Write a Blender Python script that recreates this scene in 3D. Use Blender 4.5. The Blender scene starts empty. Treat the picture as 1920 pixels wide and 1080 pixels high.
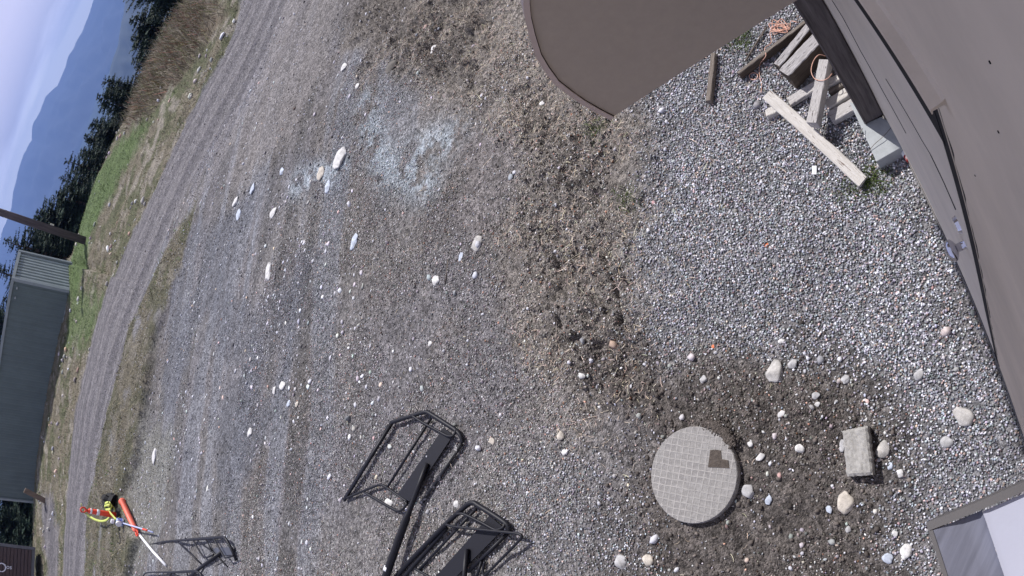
import bpy, bmesh, math, random
import numpy as np
from mathutils import Vector, Matrix
R = math.radians
random.seed(7); rng = np.random.default_rng(7)
S = bpy.context.scene
COL = S.collection

# ------------------------------------------------------------------ camera (wide security camera on the wall)
H = 3.0                                   # camera height above the yard
FPX, KD = 1184.35, -0.0386                # lens: angle = r/F (1 + KD (r/F)^2), in pixels of a 1920 wide frame
_dn = np.array([0.68527624, 0.25111815, 0.68361989]); _dn /= np.linalg.norm(_dn)
UPc = -_dn; _fw = np.array([0, 0, 1.0]); Yc = _fw - (_fw @ UPc) * UPc; Yc /= np.linalg.norm(Yc); Xc = np.cross(Yc, UPc)
Mc = np.array([Xc, Yc, UPc])              # world = Mc @ camera axes
cam = bpy.data.cameras.new('camera'); camo = bpy.data.objects.new('camera', cam); COL.objects.link(camo)
r_, u_, b_ = Mc[:, 0], -Mc[:, 1], -Mc[:, 2]
camo.matrix_world = Matrix(((r_[0], u_[0], b_[0], 0), (r_[1], u_[1], b_[1], 0), (r_[2], u_[2], b_[2], H), (0, 0, 0, 1)))
cam.type = 'PANO'
tgt = cam if hasattr(cam, 'panorama_type') else cam.cycles
tgt.panorama_type = 'FISHEYE_LENS_POLYNOMIAL'
cam.sensor_width = 36; cam.sensor_fit = 'HORIZONTAL'; cam.sensor_height = 20.25
Fm = FPX * 36 / 1920
tgt.fisheye_fov = R(170)
tgt.fisheye_polynomial_k0 = 0; tgt.fisheye_polynomial_k1 = -1 / Fm
tgt.fisheye_polynomial_k2 = 0; tgt.fisheye_polynomial_k3 = -KD / Fm**3; tgt.fisheye_polynomial_k4 = 0
cam.clip_start = 0.02; cam.clip_end = 40000
S.camera = camo

# ------------------------------------------------------------------ sun, sky, exposure
SUN_AZ, SUN_EL = 26.0, 50.0               # azimuth from +Y towards +X
sl = bpy.data.lights.new('sun', 'SUN'); sl.energy = 4.3; sl.angle = R(.9); sl.color = (1, 0.965, 0.93)
so = bpy.data.objects.new('sun', sl); COL.objects.link(so); so.location = (3, 8, 12)
sd = Vector((math.sin(R(SUN_AZ)) * math.cos(R(SUN_EL)), math.cos(R(SUN_AZ)) * math.cos(R(SUN_EL)), math.sin(R(SUN_EL))))
so.rotation_euler = sd.to_track_quat('Z', 'Y').to_euler()
S.view_settings.view_transform = 'Standard'; S.view_settings.look = 'None'
S.view_settings.gamma = 1; S.view_settings.exposure = 0.47

def build_world():
    w = bpy.data.worlds.new('World'); S.world = w; w.use_nodes = True
    n = w.node_tree.nodes; l = w.node_tree.links; n.clear()
    out = n.new('ShaderNodeOutputWorld'); bg = n.new('ShaderNodeBackground')
    sky = n.new('ShaderNodeTexSky'); sky.sky_type = 'NISHITA'; sky.sun_disc = False
    sky.sun_elevation = R(SUN_EL); sky.sun_rotation = R(SUN_AZ); sky.altitude = 900
    tc = n.new('ShaderNodeTexCoord'); sep = n.new('ShaderNodeSeparateXYZ'); l.new(tc.outputs['Generated'], sep.inputs[0])
    mp = n.new('ShaderNodeMapping'); mp.inputs['Scale'].default_value = (3, 3, 22); l.new(tc.outputs['Generated'], mp.inputs[0])
    nz = n.new('ShaderNodeTexNoise'); nz.inputs['Scale'].default_value = 2.2; nz.inputs['Detail'].default_value = 6; nz.inputs['Roughness'].default_value = .55
    l.new(mp.outputs[0], nz.inputs['Vector'])
    # elevation + wobble -> cloud colours (bright gap above the ridge, grey lavender deck above it)
    m1 = n.new('ShaderNodeMath'); m1.operation = 'SUBTRACT'; m1.inputs[1].default_value = .5; l.new(nz.outputs['Fac'], m1.inputs[0])
    m2 = n.new('ShaderNodeMath'); m2.operation = 'MULTIPLY_ADD'; m2.inputs[1].default_value = .05; l.new(m1.outputs[0], m2.inputs[0]); l.new(sep.outputs['Z'], m2.inputs[2])
    rp = n.new('ShaderNodeValToRGB'); l.new(m2.outputs[0], rp.inputs[0])
    e = rp.color_ramp.elements
    e[0].position = 0.0; e[0].color = (22, 22, 24, 1)
    e[1].position = 1.0; e[1].color = (5.4, 5.6, 7.2, 1)
    for p, c in ((.030, (22, 22, 24)), (.046, (14, 14, 18)), (.066, (8.6, 8.3, 11.4)), (.12, (9.6, 9.0, 12.0)), (.25, (6.2, 6.2, 8.4))):
        x = e.new(p); x.color = (*c, 1)
    mix = n.new('ShaderNodeMix'); mix.data_type = 'RGBA'; mix.inputs[0].default_value = .86
    l.new(sky.outputs[0], mix.inputs[6]); l.new(rp.outputs[0], mix.inputs[7])
    l.new(mix.outputs[2], bg.inputs[0]); bg.inputs[1].default_value = .075
    l.new(bg.outputs[0], out.inputs[0])
build_world()

# ------------------------------------------------------------------ picture point -> point on a level plane
def ray(p):
    d = np.array([p[0] - 960, p[1] - 540.0]); r = math.hypot(*d) + 1e-9; u = r / FPX; th = u * (1 + KD * u * u)
    return Mc @ np.array([d[0] / r * math.sin(th), d[1] / r * math.sin(th), math.cos(th)])
def W(px, py, z=0.0):
    r = ray((px, py)); t = (z - H) / r[2]
    return Vector((r[0] * t, r[1] * t, z))
def azel(px, py):
    r = ray((px, py)); return math.atan2(r[0], r[1]), math.asin(r[2])
WD = np.array([.784, .62]); WD /= np.linalg.norm(WD); WN = np.array([-WD[1], WD[0]])   # along / out of the building wall
def onwall(a, o, z): return Vector((WD[0] * a + WN[0] * o, WD[1] * a + WN[1] * o, z))

# ------------------------------------------------------------------ numpy noise
def _hash(ix, iy, s):
    h = (ix.astype(np.int64) * 374761393 + iy.astype(np.int64) * 668265263 + s * 974634777) & 0xFFFFFFFF
    h = ((h ^ (h >> 13)) * 1274126177) & 0xFFFFFFFF
    return ((h ^ (h >> 16)) & 0xFFFF).astype(np.float32) / 65535.0
def vnoise(x, y, s=0):
    ix = np.floor(x); iy = np.floor(y); fx = (x - ix).astype(np.float32); fy = (y - iy).astype(np.float32)
    fx = fx * fx * (3 - 2 * fx); fy = fy * fy * (3 - 2 * fy); ix = ix.astype(np.int64); iy = iy.astype(np.int64)
    a = _hash(ix, iy, s); b = _hash(ix + 1, iy, s); c = _hash(ix, iy + 1, s); d = _hash(ix + 1, iy + 1, s)
    return (a * (1 - fx) + b * fx) * (1 - fy) + (c * (1 - fx) + d * fx) * fy
def fbm(x, y, s=0, o=4, g=.5):
    t = 0; a = 1; n = 0
    for i in range(o):
        t = t + a * vnoise(x * 2**i + 17.3 * i, y * 2**i - 9.1 * i, s + i); n += a; a *= g
    return t / n
def sstep(x, a, b):
    t = np.clip((x - a) / (b - a), 0, 1); return t * t * (3 - 2 * t)
def polyw(pts): return np.array([W(*p)[:2] for p in pts])
def inpoly(x, y, P, soft):
    ins = np.zeros(x.shape, bool); dm = np.full(x.shape, 1e9, np.float32)
    n = len(P)
    for i in range(n):
        x0, y0 = P[i]; x1, y1 = P[(i + 1) % n]; dx, dy = x1 - x0, y1 - y0
        t = np.clip(((x - x0) * dx + (y - y0) * dy) / (dx * dx + dy * dy + 1e-9), 0, 1)
        dm = np.minimum(dm, (x - x0 - t * dx)**2 + (y - y0 - t * dy)**2)
        if abs(dy) > 1e-12:
            ins ^= ((y0 > y) != (y1 > y)) & (x < dx * (y - y0) / dy + x0)
    d = np.sqrt(dm) * np.where(ins, 1, -1)
    return sstep(d, -soft, soft)
def linedist(x, y, P):
    dm = np.full(x.shape, 1e9, np.float32)
    for i in range(len(P) - 1):
        x0, y0 = P[i]; x1, y1 = P[i + 1]; dx, dy = x1 - x0, y1 - y0
        t = np.clip(((x - x0) * dx + (y - y0) * dy) / (dx * dx + dy * dy + 1e-9), 0, 1)
        dm = np.minimum(dm, (x - x0 - t * dx)**2 + (y - y0 - t * dy)**2)
    return np.sqrt(dm)

PG = dict(
 gravel=[(1175,225),(1290,150),(1420,20),(1560,-30),(1700,270),(1860,600),(1960,860),(1900,1200),(1760,1180),(1735,960),(1690,790),(1600,670),(1500,640),(1400,655),(1250,650),(1190,520),(1230,400)],
 soil=[(1080,640),(1200,640),(1290,690),(1500,640),(1620,690),(1700,800),(1745,960),(1760,1180),(1130,1180),(1170,960),(1180,830),(1090,760)],
 litter=[(700,-40),(990,-40),(1150,150),(1260,330),(1250,450),(1230,620),(1200,760),(1060,800),(1010,700),(930,560),(900,440),(950,330),(860,200),(700,130),(640,80)],
 dark=[(640,-40),(900,-40),(930,60),(860,150),(760,150),(680,90),(640,60)],
 darkb=[(1010,150),(1130,250),(1110,420),(1170,600),(1100,720),(1020,560),(1000,380),(960,250)],
 mud=[(860,250),(950,300),(920,400),(880,470),(840,440),(850,340)],
 lane=[(540,-40),(650,-40),(600,140),(545,260),(470,330),(420,360),(470,200)],
 bluerut=[(350,420),(420,400),(560,300),(640,330),(590,480),(560,640),(520,800),(420,960),(330,900),(300,760),(310,620)],
 bluerut2=[(470,-40),(560,-40),(510,120),(440,240),(380,330),(340,330),(400,180)],
 road=[(480,-30),(545,-40),(520,60),(440,200),(380,300),(330,400),(280,520),(245,620),(215,740),(190,850),(165,950),(150,1100),(102,1100),(112,1000),(125,880),(150,740),(185,610),(235,470),(290,360),(360,210),(420,100)],
 track2=[(68,930),(84,932),(95,1000),(90,1100),(72,1100)],
 strip=[(372,372),(352,440),(340,500),(318,570),(292,640),(278,740),(262,850),(235,930),(262,1010),(240,1100),(165,1100),(170,950),(195,850),(220,740),(250,620),(290,515),(330,430)],
 green=[(330,175),(300,215),(262,280),(225,350),(185,430),(170,500),(150,570),(135,560),(150,470),(165,400),(185,350),(215,300),(250,260),(290,225)],
 green2=[(150,540),(200,560),(170,640),(125,660),(140,590)],
 lotg=[(205,800),(260,760),(330,830),(300,1000),(250,1100),(210,1100)],
 brown=[(395,0),(430,30),(330,160),(300,215),(240,235),(300,100),(330,20)],
)
PG['mix'] = [(930,900),(1000,850),(1190,880),(1215,1000),(1230,1130),(950,1130)]
PW = {k: polyw(v) for k, v in PG.items()}
PW['verge'] = np.concatenate([polyw([(475,-60),(420,100),(360,210),(290,360),(235,470),(185,610),(150,740),(125,880),(112,1000),(100,1120)]), [[-60,20],[-160,60],[-60,200],[60,200],[60,60],[12,30]]])
CH = [polyw([(688,200),(700,235),(712,285),(730,315),(800,345)]), polyw([(760,310),(810,270),(850,262)]), polyw([(640,320),(560,345)])]
CRK = polyw([(1045,440),(1038,470),(1046,520),(1044,560),(1050,610)]); CRK2 = polyw([(1132,490),(1150,530),(1156,560),(1166,600)])
BANK = polyw([(345,500),(322,560),(292,640),(280,740),(268,820),(236,900),(232,940),(262,1010),(250,1100)])
RUTS = [polyw([(505,-30),(440,110),(345,290),(262,480),(205,640),(165,800),(140,950),(125,1100)]),
        polyw([(530,-30),(470,110),(385,270),(300,450),(232,620),(190,780),(160,950),(143,1100)])]

def masks(x, y):
    wx = x + (fbm(x * 2.2, y * 2.2, 3, 4) - .5) * .5 * (1 + .06 * np.hypot(x, y)); wy = y + (fbm(x * 2.2 + 50, y * 2.2, 9, 4) - .5) * .5 * (1 + .06 * np.hypot(x, y))
    m = {}
    for k, P in PW.items():
        s = .22 if k in ('gravel', 'soil') else .12 if k == 'mud' else .25
        if k in ('road', 'green', 'green2', 'track2', 'strip', 'brown', 'lotg', 'verge'): s = .45
        if k in ('strip', 'road', 'verge'): m[k] = inpoly(x + (wx - x) * .25, y + (wy - y) * .25, P, .16)
        else: m[k] = inpoly(wx, wy, P, s)
    d = np.hypot(x, y)
    bx, by = PW['road'][14:].mean(0)
    m['d'] = d
    return m
def side_of_bank(x, y):
    # + on the road side (higher strip), - in the yard
    s = np.full(x.shape, 1e9, np.float32); sg = np.zeros(x.shape, np.float32)
    for i in range(len(BANK) - 1):
        x0, y0 = BANK[i]; x1, y1 = BANK[i + 1]; dx, dy = x1 - x0, y1 - y0
        t = np.clip(((x - x0) * dx + (y - y0) * dy) / (dx * dx + dy * dy), 0, 1)
        q = (x - x0 - t * dx)**2 + (y - y0 - t * dy)**2
        c = dx * (y - y0) - dy * (x - x0)
        u = q < s; s = np.where(u, q, s); sg = np.where(u, np.sign(c), sg)
    return np.sqrt(s) * sg
_cr = sorted([azel(*p) for p in [(420,-60),(350,30),(318,75),(296,112),(283,140),(270,185),(250,217),(227,255),(206,300),(184,345),(165,400),(150,450),(141,480)]])
_ca = np.array([c[0] for c in _cr]); _cd = np.array([(H - .35) / math.tan(-c[1]) for c in _cr])
_ca = np.concatenate([[R(-12.2), R(-11)], _ca]) if _ca[0] > R(-11) else _ca; _cd = np.concatenate([[33., 33.], _cd]) if len(_cd) < len(_ca) else _cd
def crest(x, y): return np.clip(np.interp(np.arctan2(x, y), _ca, _cd), 12, 33)
def terrain(x, y):
    d = np.hypot(x, y); dc = crest(x, y)
    z = sstep(d, 14, 27) * np.clip(.14 + .07 * (x + 6.4), -1.1, .30)
    z = z * (dc > 32.5) + .35 * sstep(d / dc, .72, 1.0)
    z = z - sstep(d - dc, .8, 26) * 6 - sstep(d, 60, 500) * 60 - sstep(d, 500, 2500) * 150
    return z
def height(x, y, m=None):
    m = m or masks(x, y); d = m['d']; z = terrain(x, y)
    near = 1 - sstep(d, 20, 34)
    z = z + sstep(m['strip'] + (fbm(x * 3, y * 3, 18, 3) - .5) * .5, .05, .95) * .15 * sstep(-x, 1.0, 4.0)
    z = z + near * (fbm(x * .35, y * .35, 5, 3) - .5) * .12 * sstep(d, 1, 4)
    z = z + (fbm(x * 3, y * 3, 6, 4) - .5) * .03
    r2 = .8 * m['litter'] * .85 + m['dark'] + m['darkb'] * .6 + m['soil'] * .35
    z = z + r2 * ((fbm(x * 4, y * 4, 7, 4, .6) - .42) * .105 + (fbm(x * 15, y * 15, 8, 3, .6) - .5) * .065)
    # rut lines roughly parallel to the road
    u = (x * .90 + y * .42); v = (-x * .42 + y * .90)
    lot = (1 - m['gravel']) * (1 - m['soil']) * (1 - m['litter']) * (1 - m['road'])
    z = z + lot * sstep(d, 4, 7) * (fbm(v * 1.7 + fbm(u * .3, v * .3, 31, 2) * 2, u * .12, 11, 3) - .5) * .10 * near
    z = z + lot * (fbm(x * 14, y * 14, 12, 3) - .5) * .012
    for P in RUTS: z = z - .07 * np.exp(-(linedist(x, y, P) / .28)**2) * m['road']
    wb = (fbm(x * 9, y * 9, 14, 2) - .5) * .05
    for P in (CRK, CRK2): z = z - .06 * np.exp(-((linedist(x + wb * 2, y + wb, P)) / .011)**2) * sstep(fbm(x * 7, y * 7, 19, 2), .35, .5)
    vg = (1 - m['road']) * m['verge'] * (1 - sstep(d, 40, 50))
    z = z + vg * (fbm(x * 2.5, y * 2.5, 15, 4, .6) - .5) * .16
    # level seat under the lid
    lx, ly = LID; q = np.hypot(x - lx, y - ly); z = z * sstep(q, .27, .36)
    wo = x * WN[0] + y * WN[1]
    z = np.where(wo < .05, z * np.clip((wo + .12) / .17, 0, 1), z)
    return z
LID = tuple(((W(1222, 890, .043) + W(1380, 890, .043)) / 2)[:2])
_t = W(200, 700)
BSGN = 1.0; BSGN = float(np.sign(side_of_bank(np.array([_t.x]), np.array([_t.y]))[0]))

def mixc(c, w, k):
    w = w[..., None]; return c * (1 - w) + np.array(k, np.float32) * w
def ground_colour(x, y, m):
    d = m['d']; sh = x.shape
    c = np.empty(sh + (3,), np.float32); c[:] = (.166, .155, .160)
    n1 = fbm(x * 1.1, y * 1.1, 41, 4)
    c = mixc(c, sstep(n1, .45, .62) * .7, (.145, .129, .120))
    c = mixc(c, sstep(fbm(x * .8, y * .8, 46, 4), .5, .62) * .6, (.205, .190, .182))
    u = (x * .90 + y * .42); v = (-x * .42 + y * .90)
    st = fbm(v * 3.2 + fbm(u * .3, v * .3, 31, 2) * 3, u * .25, 42, 4)
    c = mixc(c, sstep(st, .50, .66) * sstep(d, 3.5, 6) * .6, (.195, .200, .222))
    c = mixc(c, sstep(st, .50, .36) * sstep(d, 3.5, 6) * .6, (.100, .095, .092))
    c = mixc(c, m['bluerut'] * sstep(n1, .35, .6) * .7, (.130, .133, .152))
    c = mixc(c, m['bluerut2'] * .6, (.150, .143, .160))
    c = mixc(c, m['lane'] * .8, (.190, .173, .168))
    c = mixc(c, m['lotg'] * .8, (.185, .180, .160))
    ch = np.zeros(sh, np.float32)
    for P in CH: ch = np.maximum(ch, np.exp(-(linedist(x, y, P) / .20)**2))
    ch = ch * sstep(fbm(x * 6, y * 6, 43, 4, .6), .34, .50)
    c = mixc(c, np.clip(ch, 0, 1) * .75, (.35, .39, .43))
    c = mixc(c, m['litter'] * .85, (.195, .173, .157))
    c = mixc(c, np.maximum(m['dark'], m['darkb'] * .7) * .5, (.105, .090, .078))
    c = mixc(c, m['mud'] * .9, (.180, .162, .158))
    c = mixc(c, m['mix'] * .5, (.19, .18, .185))
    c = mixc(c, m['gravel'], (.20, .197, .208))
    c = mixc(c, m['soil'] * .95, (.098, .085, .078))
    far = m['verge'] * (1 - m['road'])
    bk = m['strip'] * sstep(fbm(x * 1.7, y * 1.7, 48, 3) + m['strip'] * .3, .45, .7)
    veg = np.clip(np.maximum(far, bk * (1 - m['road'])), 0, 1)
    n2 = fbm(x * 1.3, y * 1.3, 44, 4)
    vc = np.empty(sh + (3,), np.float32); vc[:] = (.150, .130, .095)
    vc = mixc(vc, sstep(n2, .46, .6), (.090, .092, .052)); vc = mixc(vc, sstep(fbm(x * 2, y * 2, 47, 3), .55, .7), (.225, .200, .165))
    vc = mixc(vc, m['strip'] * .55, (.092, .082, .060))
    vc = mixc(vc, np.maximum(m['green'], m['green2'] * .8) * .92, (.085, .125, .045)); vc = mixc(vc, m['brown'] * .9, (.135, .108, .078))
    c = c * (1 - veg[..., None]) + vc * veg[..., None]
    rd = np.clip(m['road'] + m['track2'], 0, 1)
    c = mixc(c, rd * .95, (.122, .114, .120))
    ld = linedist(x, y, RUTS[0]); sk = fbm(ld * 5.5, (x * .4 + y) * .10, 49, 3); wr = np.clip(rd + (1 - sstep(ld, 2.5, 4.5)) * (1 - veg), 0, 1)
    c = mixc(c, sstep(sk, .52, .64) * wr * .6, (.215, .198, .200)); c = mixc(c, sstep(sk, .47, .36) * wr * .55, (.105, .096, .104))
    for P in RUTS: c = mixc(c, np.exp(-(linedist(x, y, P) / .25)**2) * m['road'] * .7, (.195, .182, .186))
    c = mixc(c, sstep(d, 60, 200), (.03, .05, .03))
    c *= (.86 + .28 * fbm(x * 6, y * 6, 45, 3))[..., None]
    c *= np.array((.97, .985, .995), np.float32)
    return np.clip(c, .01, .8), veg, rd

# ------------------------------------------------------------------ mesh helpers
def newmesh(name, V, Fs, mat=None, parent=None, smooth=False, colors=None, loc=None):
    """V (n,3); Fs: (m,k) int array or list of lists"""
    me = bpy.data.meshes.new(name); V = np.asarray(V, np.float32)
    if isinstance(Fs, np.ndarray):
        k = Fs.shape[1]; me.vertices.add(len(V)); me.vertices.foreach_set('co', V.ravel())
        me.loops.add(Fs.size); me.loops.foreach_set('vertex_index', Fs.ravel().astype(np.int32))
        me.polygons.add(len(Fs)); me.polygons.foreach_set('loop_start', np.arange(0, Fs.size, k, dtype=np.int32))
        me.update(calc_edges=True)
    else: me.from_pydata([tuple(map(float, v)) for v in V], [], Fs); me.update()
    if smooth: me.polygons.foreach_set('use_smooth', np.ones(len(me.polygons), bool))
    if colors is not None:
        a = me.color_attributes.new('Col', 'FLOAT_COLOR', 'POINT')
        cc = np.ones((len(V), 4), np.float32); cc[:, :colors.shape[1]] = colors; a.data.foreach_set('color', cc.ravel())
    if mat: me.materials.append(mat)
    o = bpy.data.objects.new(name, me); COL.objects.link(o)
    if parent: o.parent = parent
    if loc is not None: o.location = loc
    return o
def tag(o, label=None, cat=None, group=None, kind=None):
    for k, v in (('label', label), ('category', cat), ('group', group), ('kind', kind)):
        if v: o[k] = v
    return o
def empty(name, loc, rz=0):
    o = bpy.data.objects.new(name, None); COL.objects.link(o); o.location = loc; o.rotation_euler = (0, 0, rz); o.empty_display_size = .1
    return o
def boxbm(bm, c, s, rot=None):
    r = bmesh.ops.create_cube(bm, size=1); vs = r['verts']
    M = Matrix.Translation(Vector(c)) @ (rot.to_4x4() if rot else Matrix()) @ Matrix.Diagonal((*s, 1))
    bmesh.ops.transform(bm, matrix=M, verts=vs); return vs
def bmobj(name, bm, mat, parent=None, bevel=0, smooth=False, loc=None):
    if bevel: bmesh.ops.bevel(bm, geom=bm.edges[:], offset=bevel, segments=2, affect='EDGES', profile=.6)
    me = bpy.data.meshes.new(name); bm.to_mesh(me); bm.free(); me.materials.append(mat)
    if smooth: me.polygons.foreach_set('use_smooth', np.ones(len(me.polygons), bool))
    o = bpy.data.objects.new(name, me); COL.objects.link(o)
    if parent: o.parent = parent
    if loc is not None: o.location = loc
    return o
def catmull(P, n=6):
    P = [Vector(p) for p in P]; Q = [P[0] * 2 - P[1]] + P + [P[-1] * 2 - P[-2]]; out = []
    for i in range(1, len(Q) - 2):
        for k in range(n):
            t = k / n; a, b, c, d = Q[i - 1:i + 3]
            out.append(.5 * ((2 * b) + (c - a) * t + (2 * a - 5 * b + 4 * c - d) * t * t + (3 * b - a - 3 * c + d) * t**3))
    out.append(P[-1]); return out
def tube(P, rad, sides=8, flat=None):
    """returns V,F of a tube along P; rad number or list; flat=(sx,sy) squashes"""
    P = [Vector(p) for p in P]; V = []; F = []; n = len(P); up = Vector((0, 0, 1))
    for i, p in enumerate(P):
        t = (P[min(i + 1, n - 1)] - P[max(i - 1, 0)]).normalized()
        a = t.cross(up); a = a.normalized() if a.length > 1e-3 else Vector((1, 0, 0)); b = a.cross(t).normalized()
        r = rad[i] if isinstance(rad, (list, tuple)) else rad
        for k in range(sides):
            g = 2 * math.pi * (k + .5) / sides; sx, sy = flat or (1, 1)
            V.append(p + a * math.cos(g) * r * sx + b * math.sin(g) * r * sy)
    for i in range(n - 1):
        for k in range(sides):
            a0 = i * sides + k; a1 = i * sides + (k + 1) % sides; F.append([a0, a1, a1 + sides, a0 + sides])
    F.append(list(range(sides))[::-1]); F.append([(n - 1) * sides + k for k in range(sides)])
    return V, F
def tubeobj(name, P, rad, mat, parent=None, sides=8, flat=None, smooth=True):
    V, F = tube(P, rad, sides, flat)
    if parent:
        off = parent.location; V = [v - off for v in V]
    return newmesh(name, V, F, mat, parent, smooth)

# ------------------------------------------------------------------ materials
def mat(name, col=(.5, .5, .5), rough=.7, metal=0, noise=None, bump=None, attr=False, spec=.3, stretch=None, col2=None, wear=None, detail=6):
    m = bpy.data.materials.new(name); m.use_nodes = True; nt = m.node_tree; n = nt.nodes; l = nt.links
    b = n['Principled BSDF']; b.inputs['Roughness'].default_value = rough; b.inputs['Metallic'].default_value = metal
    b.inputs['Specular IOR Level'].default_value = spec; b.inputs['Base Color'].default_value = (*col, 1)
    src = None
    tc = n.new('ShaderNodeTexCoord'); vec = tc.outputs['Object']
    if stretch:
        mp = n.new('ShaderNodeMapping'); mp.inputs['Scale'].default_value = stretch; l.new(vec, mp.inputs[0]); vec = mp.outputs[0]
    if attr:
        a = n.new('ShaderNodeAttribute'); a.attribute_name = 'Col'; src = a.outputs['Color']
    if noise:
        nz = n.new('ShaderNodeTexNoise'); nz.inputs['Scale'].default_value = noise[0]; nz.inputs['Detail'].default_value = detail; nz.inputs['Roughness'].default_value = .65
        l.new(vec, nz.inputs['Vector'])
        rp = n.new('ShaderNodeMapRange'); rp.inputs[1].default_value = .3; rp.inputs[2].default_value = .7
        l.new(nz.outputs['Fac'], rp.inputs[0])
        if attr:
            rp.inputs[3].default_value = 1 - noise[1]; rp.inputs[4].default_value = 1 + noise[1]
            mx = n.new('ShaderNodeMix'); mx.data_type = 'RGBA'; mx.blend_type = 'MULTIPLY'; mx.inputs[0].default_value = 1
            l.new(src, mx.inputs[6]); l.new(rp.outputs[0], mx.inputs[7]); src = mx.outputs[2]
        else:
            mx = n.new('ShaderNodeMix'); mx.data_type = 'RGBA'
            c2 = col2 or tuple(min(1, c * (1 + noise[1])) for c in col)
            c1 = col if col2 else tuple(c * (1 - noise[1]) for c in col)
            mx.inputs[6].default_value = (*c1, 1); mx.inputs[7].default_value = (*c2, 1); l.new(rp.outputs[0], mx.inputs[0]); src = mx.outputs[2]
    if wear:      # (scale, threshold, colour): worn or dirty spots
        nz = n.new('ShaderNodeTexNoise'); nz.inputs['Scale'].default_value = wear[0]; nz.inputs['Detail'].default_value = 8; nz.inputs['Roughness'].default_value = .7
        l.new(vec, nz.inputs['Vector'])
        rp = n.new('ShaderNodeMapRange'); rp.inputs[1].default_value = wear[1]; rp.inputs[2].default_value = wear[1] + .05; l.new(nz.outputs['Fac'], rp.inputs[0])
        mx = n.new('ShaderNodeMix'); mx.data_type = 'RGBA'; mx.inputs[6].default_value = (*col, 1); mx.inputs[7].default_value = (*wear[2], 1)
        if src: l.new(src, mx.inputs[6])
        l.new(rp.outputs[0], mx.inputs[0]); src = mx.outputs[2]
    if src: l.new(src, b.inputs['Base Color'])
    if bump:
        nz = n.new('ShaderNodeTexNoise'); nz.inputs['Scale'].default_value = bump[0]; nz.inputs['Detail'].default_value = 8; nz.inputs['Roughness'].default_value = .7; l.new(vec, nz.inputs['Vector'])
        bp = n.new('ShaderNodeBump'); bp.inputs['Strength'].default_value = bump[1]; bp.inputs['Distance'].default_value = bump[2]
        l.new(nz.outputs['Fac'], bp.inputs['Height']); l.new(bp.outputs[0], b.inputs['Normal'])
    return m
def ground_material():
    m = bpy.data.materials.new('ground_gravel'); m.use_nodes = True; nt = m.node_tree; n = nt.nodes; l = nt.links
    b = n['Principled BSDF']; b.inputs['Roughness'].default_value = .9; b.inputs['Specular IOR Level'].default_value = .15
    a = n.new('ShaderNodeAttribute'); a.attribute_name = 'Col'; tc = n.new('ShaderNodeTexCoord')
    src = a.outputs['Color']
    hs = []
    for sc, lo, hi in ((95, .55, 1.55), (38, .62, 1.42)):
        v = n.new('ShaderNodeTexVoronoi'); v.inputs['Scale'].default_value = sc; l.new(tc.outputs['Object'], v.inputs['Vector'])
        sp = n.new('ShaderNodeSeparateColor'); l.new(v.outputs['Color'], sp.inputs[0])
        r = n.new('ShaderNodeMapRange'); r.inputs[3].default_value = lo; r.inputs[4].default_value = hi; l.new(sp.outputs[0], r.inputs[0])
        mx = n.new('ShaderNodeMix'); mx.data_type = 'RGBA'; mx.blend_type = 'MULTIPLY'; mx.inputs[0].default_value = 1
        l.new(src, mx.inputs[6]); l.new(r.outputs[0], mx.inputs[7]); src = mx.outputs[2]; hs.append(v.outputs['Distance'])
    nz = n.new('ShaderNodeTexNoise'); nz.inputs['Scale'].default_value = 9; nz.inputs['Detail'].default_value = 9; nz.inputs['Roughness'].default_value = .75
    l.new(tc.outputs['Object'], nz.inputs['Vector'])
    r = n.new('ShaderNodeMapRange'); r.inputs[1].default_value = .3; r.inputs[2].default_value = .7; r.inputs[3].default_value = .62; r.inputs[4].default_value = 1.38; l.new(nz.outputs['Fac'], r.inputs[0])
    mx = n.new('ShaderNodeMix'); mx.data_type = 'RGBA'; mx.blend_type = 'MULTIPLY'; mx.inputs[0].default_value = 1
    l.new(src, mx.inputs[6]); l.new(r.outputs[0], mx.inputs[7]); l.new(mx.outputs[2], b.inputs['Base Color'])
    b1 = n.new('ShaderNodeBump'); b1.invert = True; b1.inputs['Strength'].default_value = .8; b1.inputs['Distance'].default_value = .012; l.new(hs[0], b1.inputs['Height'])
    b2 = n.new('ShaderNodeBump'); b2.inputs['Strength'].default_value = .8; b2.inputs['Distance'].default_value = .035; l.new(nz.outputs['Fac'], b2.inputs['Height']); l.new(b1.outputs[0], b2.inputs['Normal'])
    l.new(b2.outputs[0], b.inputs['Normal'])
    return m
M_stone = mat('stone', attr=True, noise=(45, .26), rough=.85, bump=(120, .5, .004), spec=.2)
M_blade = mat('dry_blades', attr=True, rough=.8, spec=.1)
M_wood = mat('weathered_wood', (.36, .34, .33), .85, stretch=(3, 42, 42), noise=(3, .3), col2=(.62, .60, .60), bump=(8, .9, .008), wear=(3.2, .56, (.09, .075, .07)))
M_wood2 = mat('pale_wood', (.42, .39, .355), .8, stretch=(2.2, 26, 26), noise=(2.5, .3), col2=(.64, .62, .60), bump=(8, .8, .006), wear=(2.6, .575, (.17, .125, .10)))
M_wood3 = mat('old_dark_wood', (.10, .08, .065), .9, stretch=(3, 40, 40), noise=(3, .3), col2=(.24, .21, .19), bump=(8, .7, .005))
M_tie = mat('cracked_timber', (.26, .245, .24), .9, stretch=(2.6, 34, 34), noise=(3.2, .3), col2=(.58, .56, .58), bump=(6, 1, .01), wear=(2.6, .555, (.035, .03, .03)))
M_tieside = mat('dark_timber_side', (.055, .042, .034), .9, stretch=(3, 30, 30), noise=(3, .3), col2=(.12, .095, .075), bump=(8, .6, .005))  # darker brown wood for the upright faces of the timbers
M_post = mat('dark_post', (.065, .056, .055), .85, stretch=(22, 22, 1.5), noise=(3, .3), col2=(.17, .15, .145), bump=(10, .4, .003))
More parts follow.
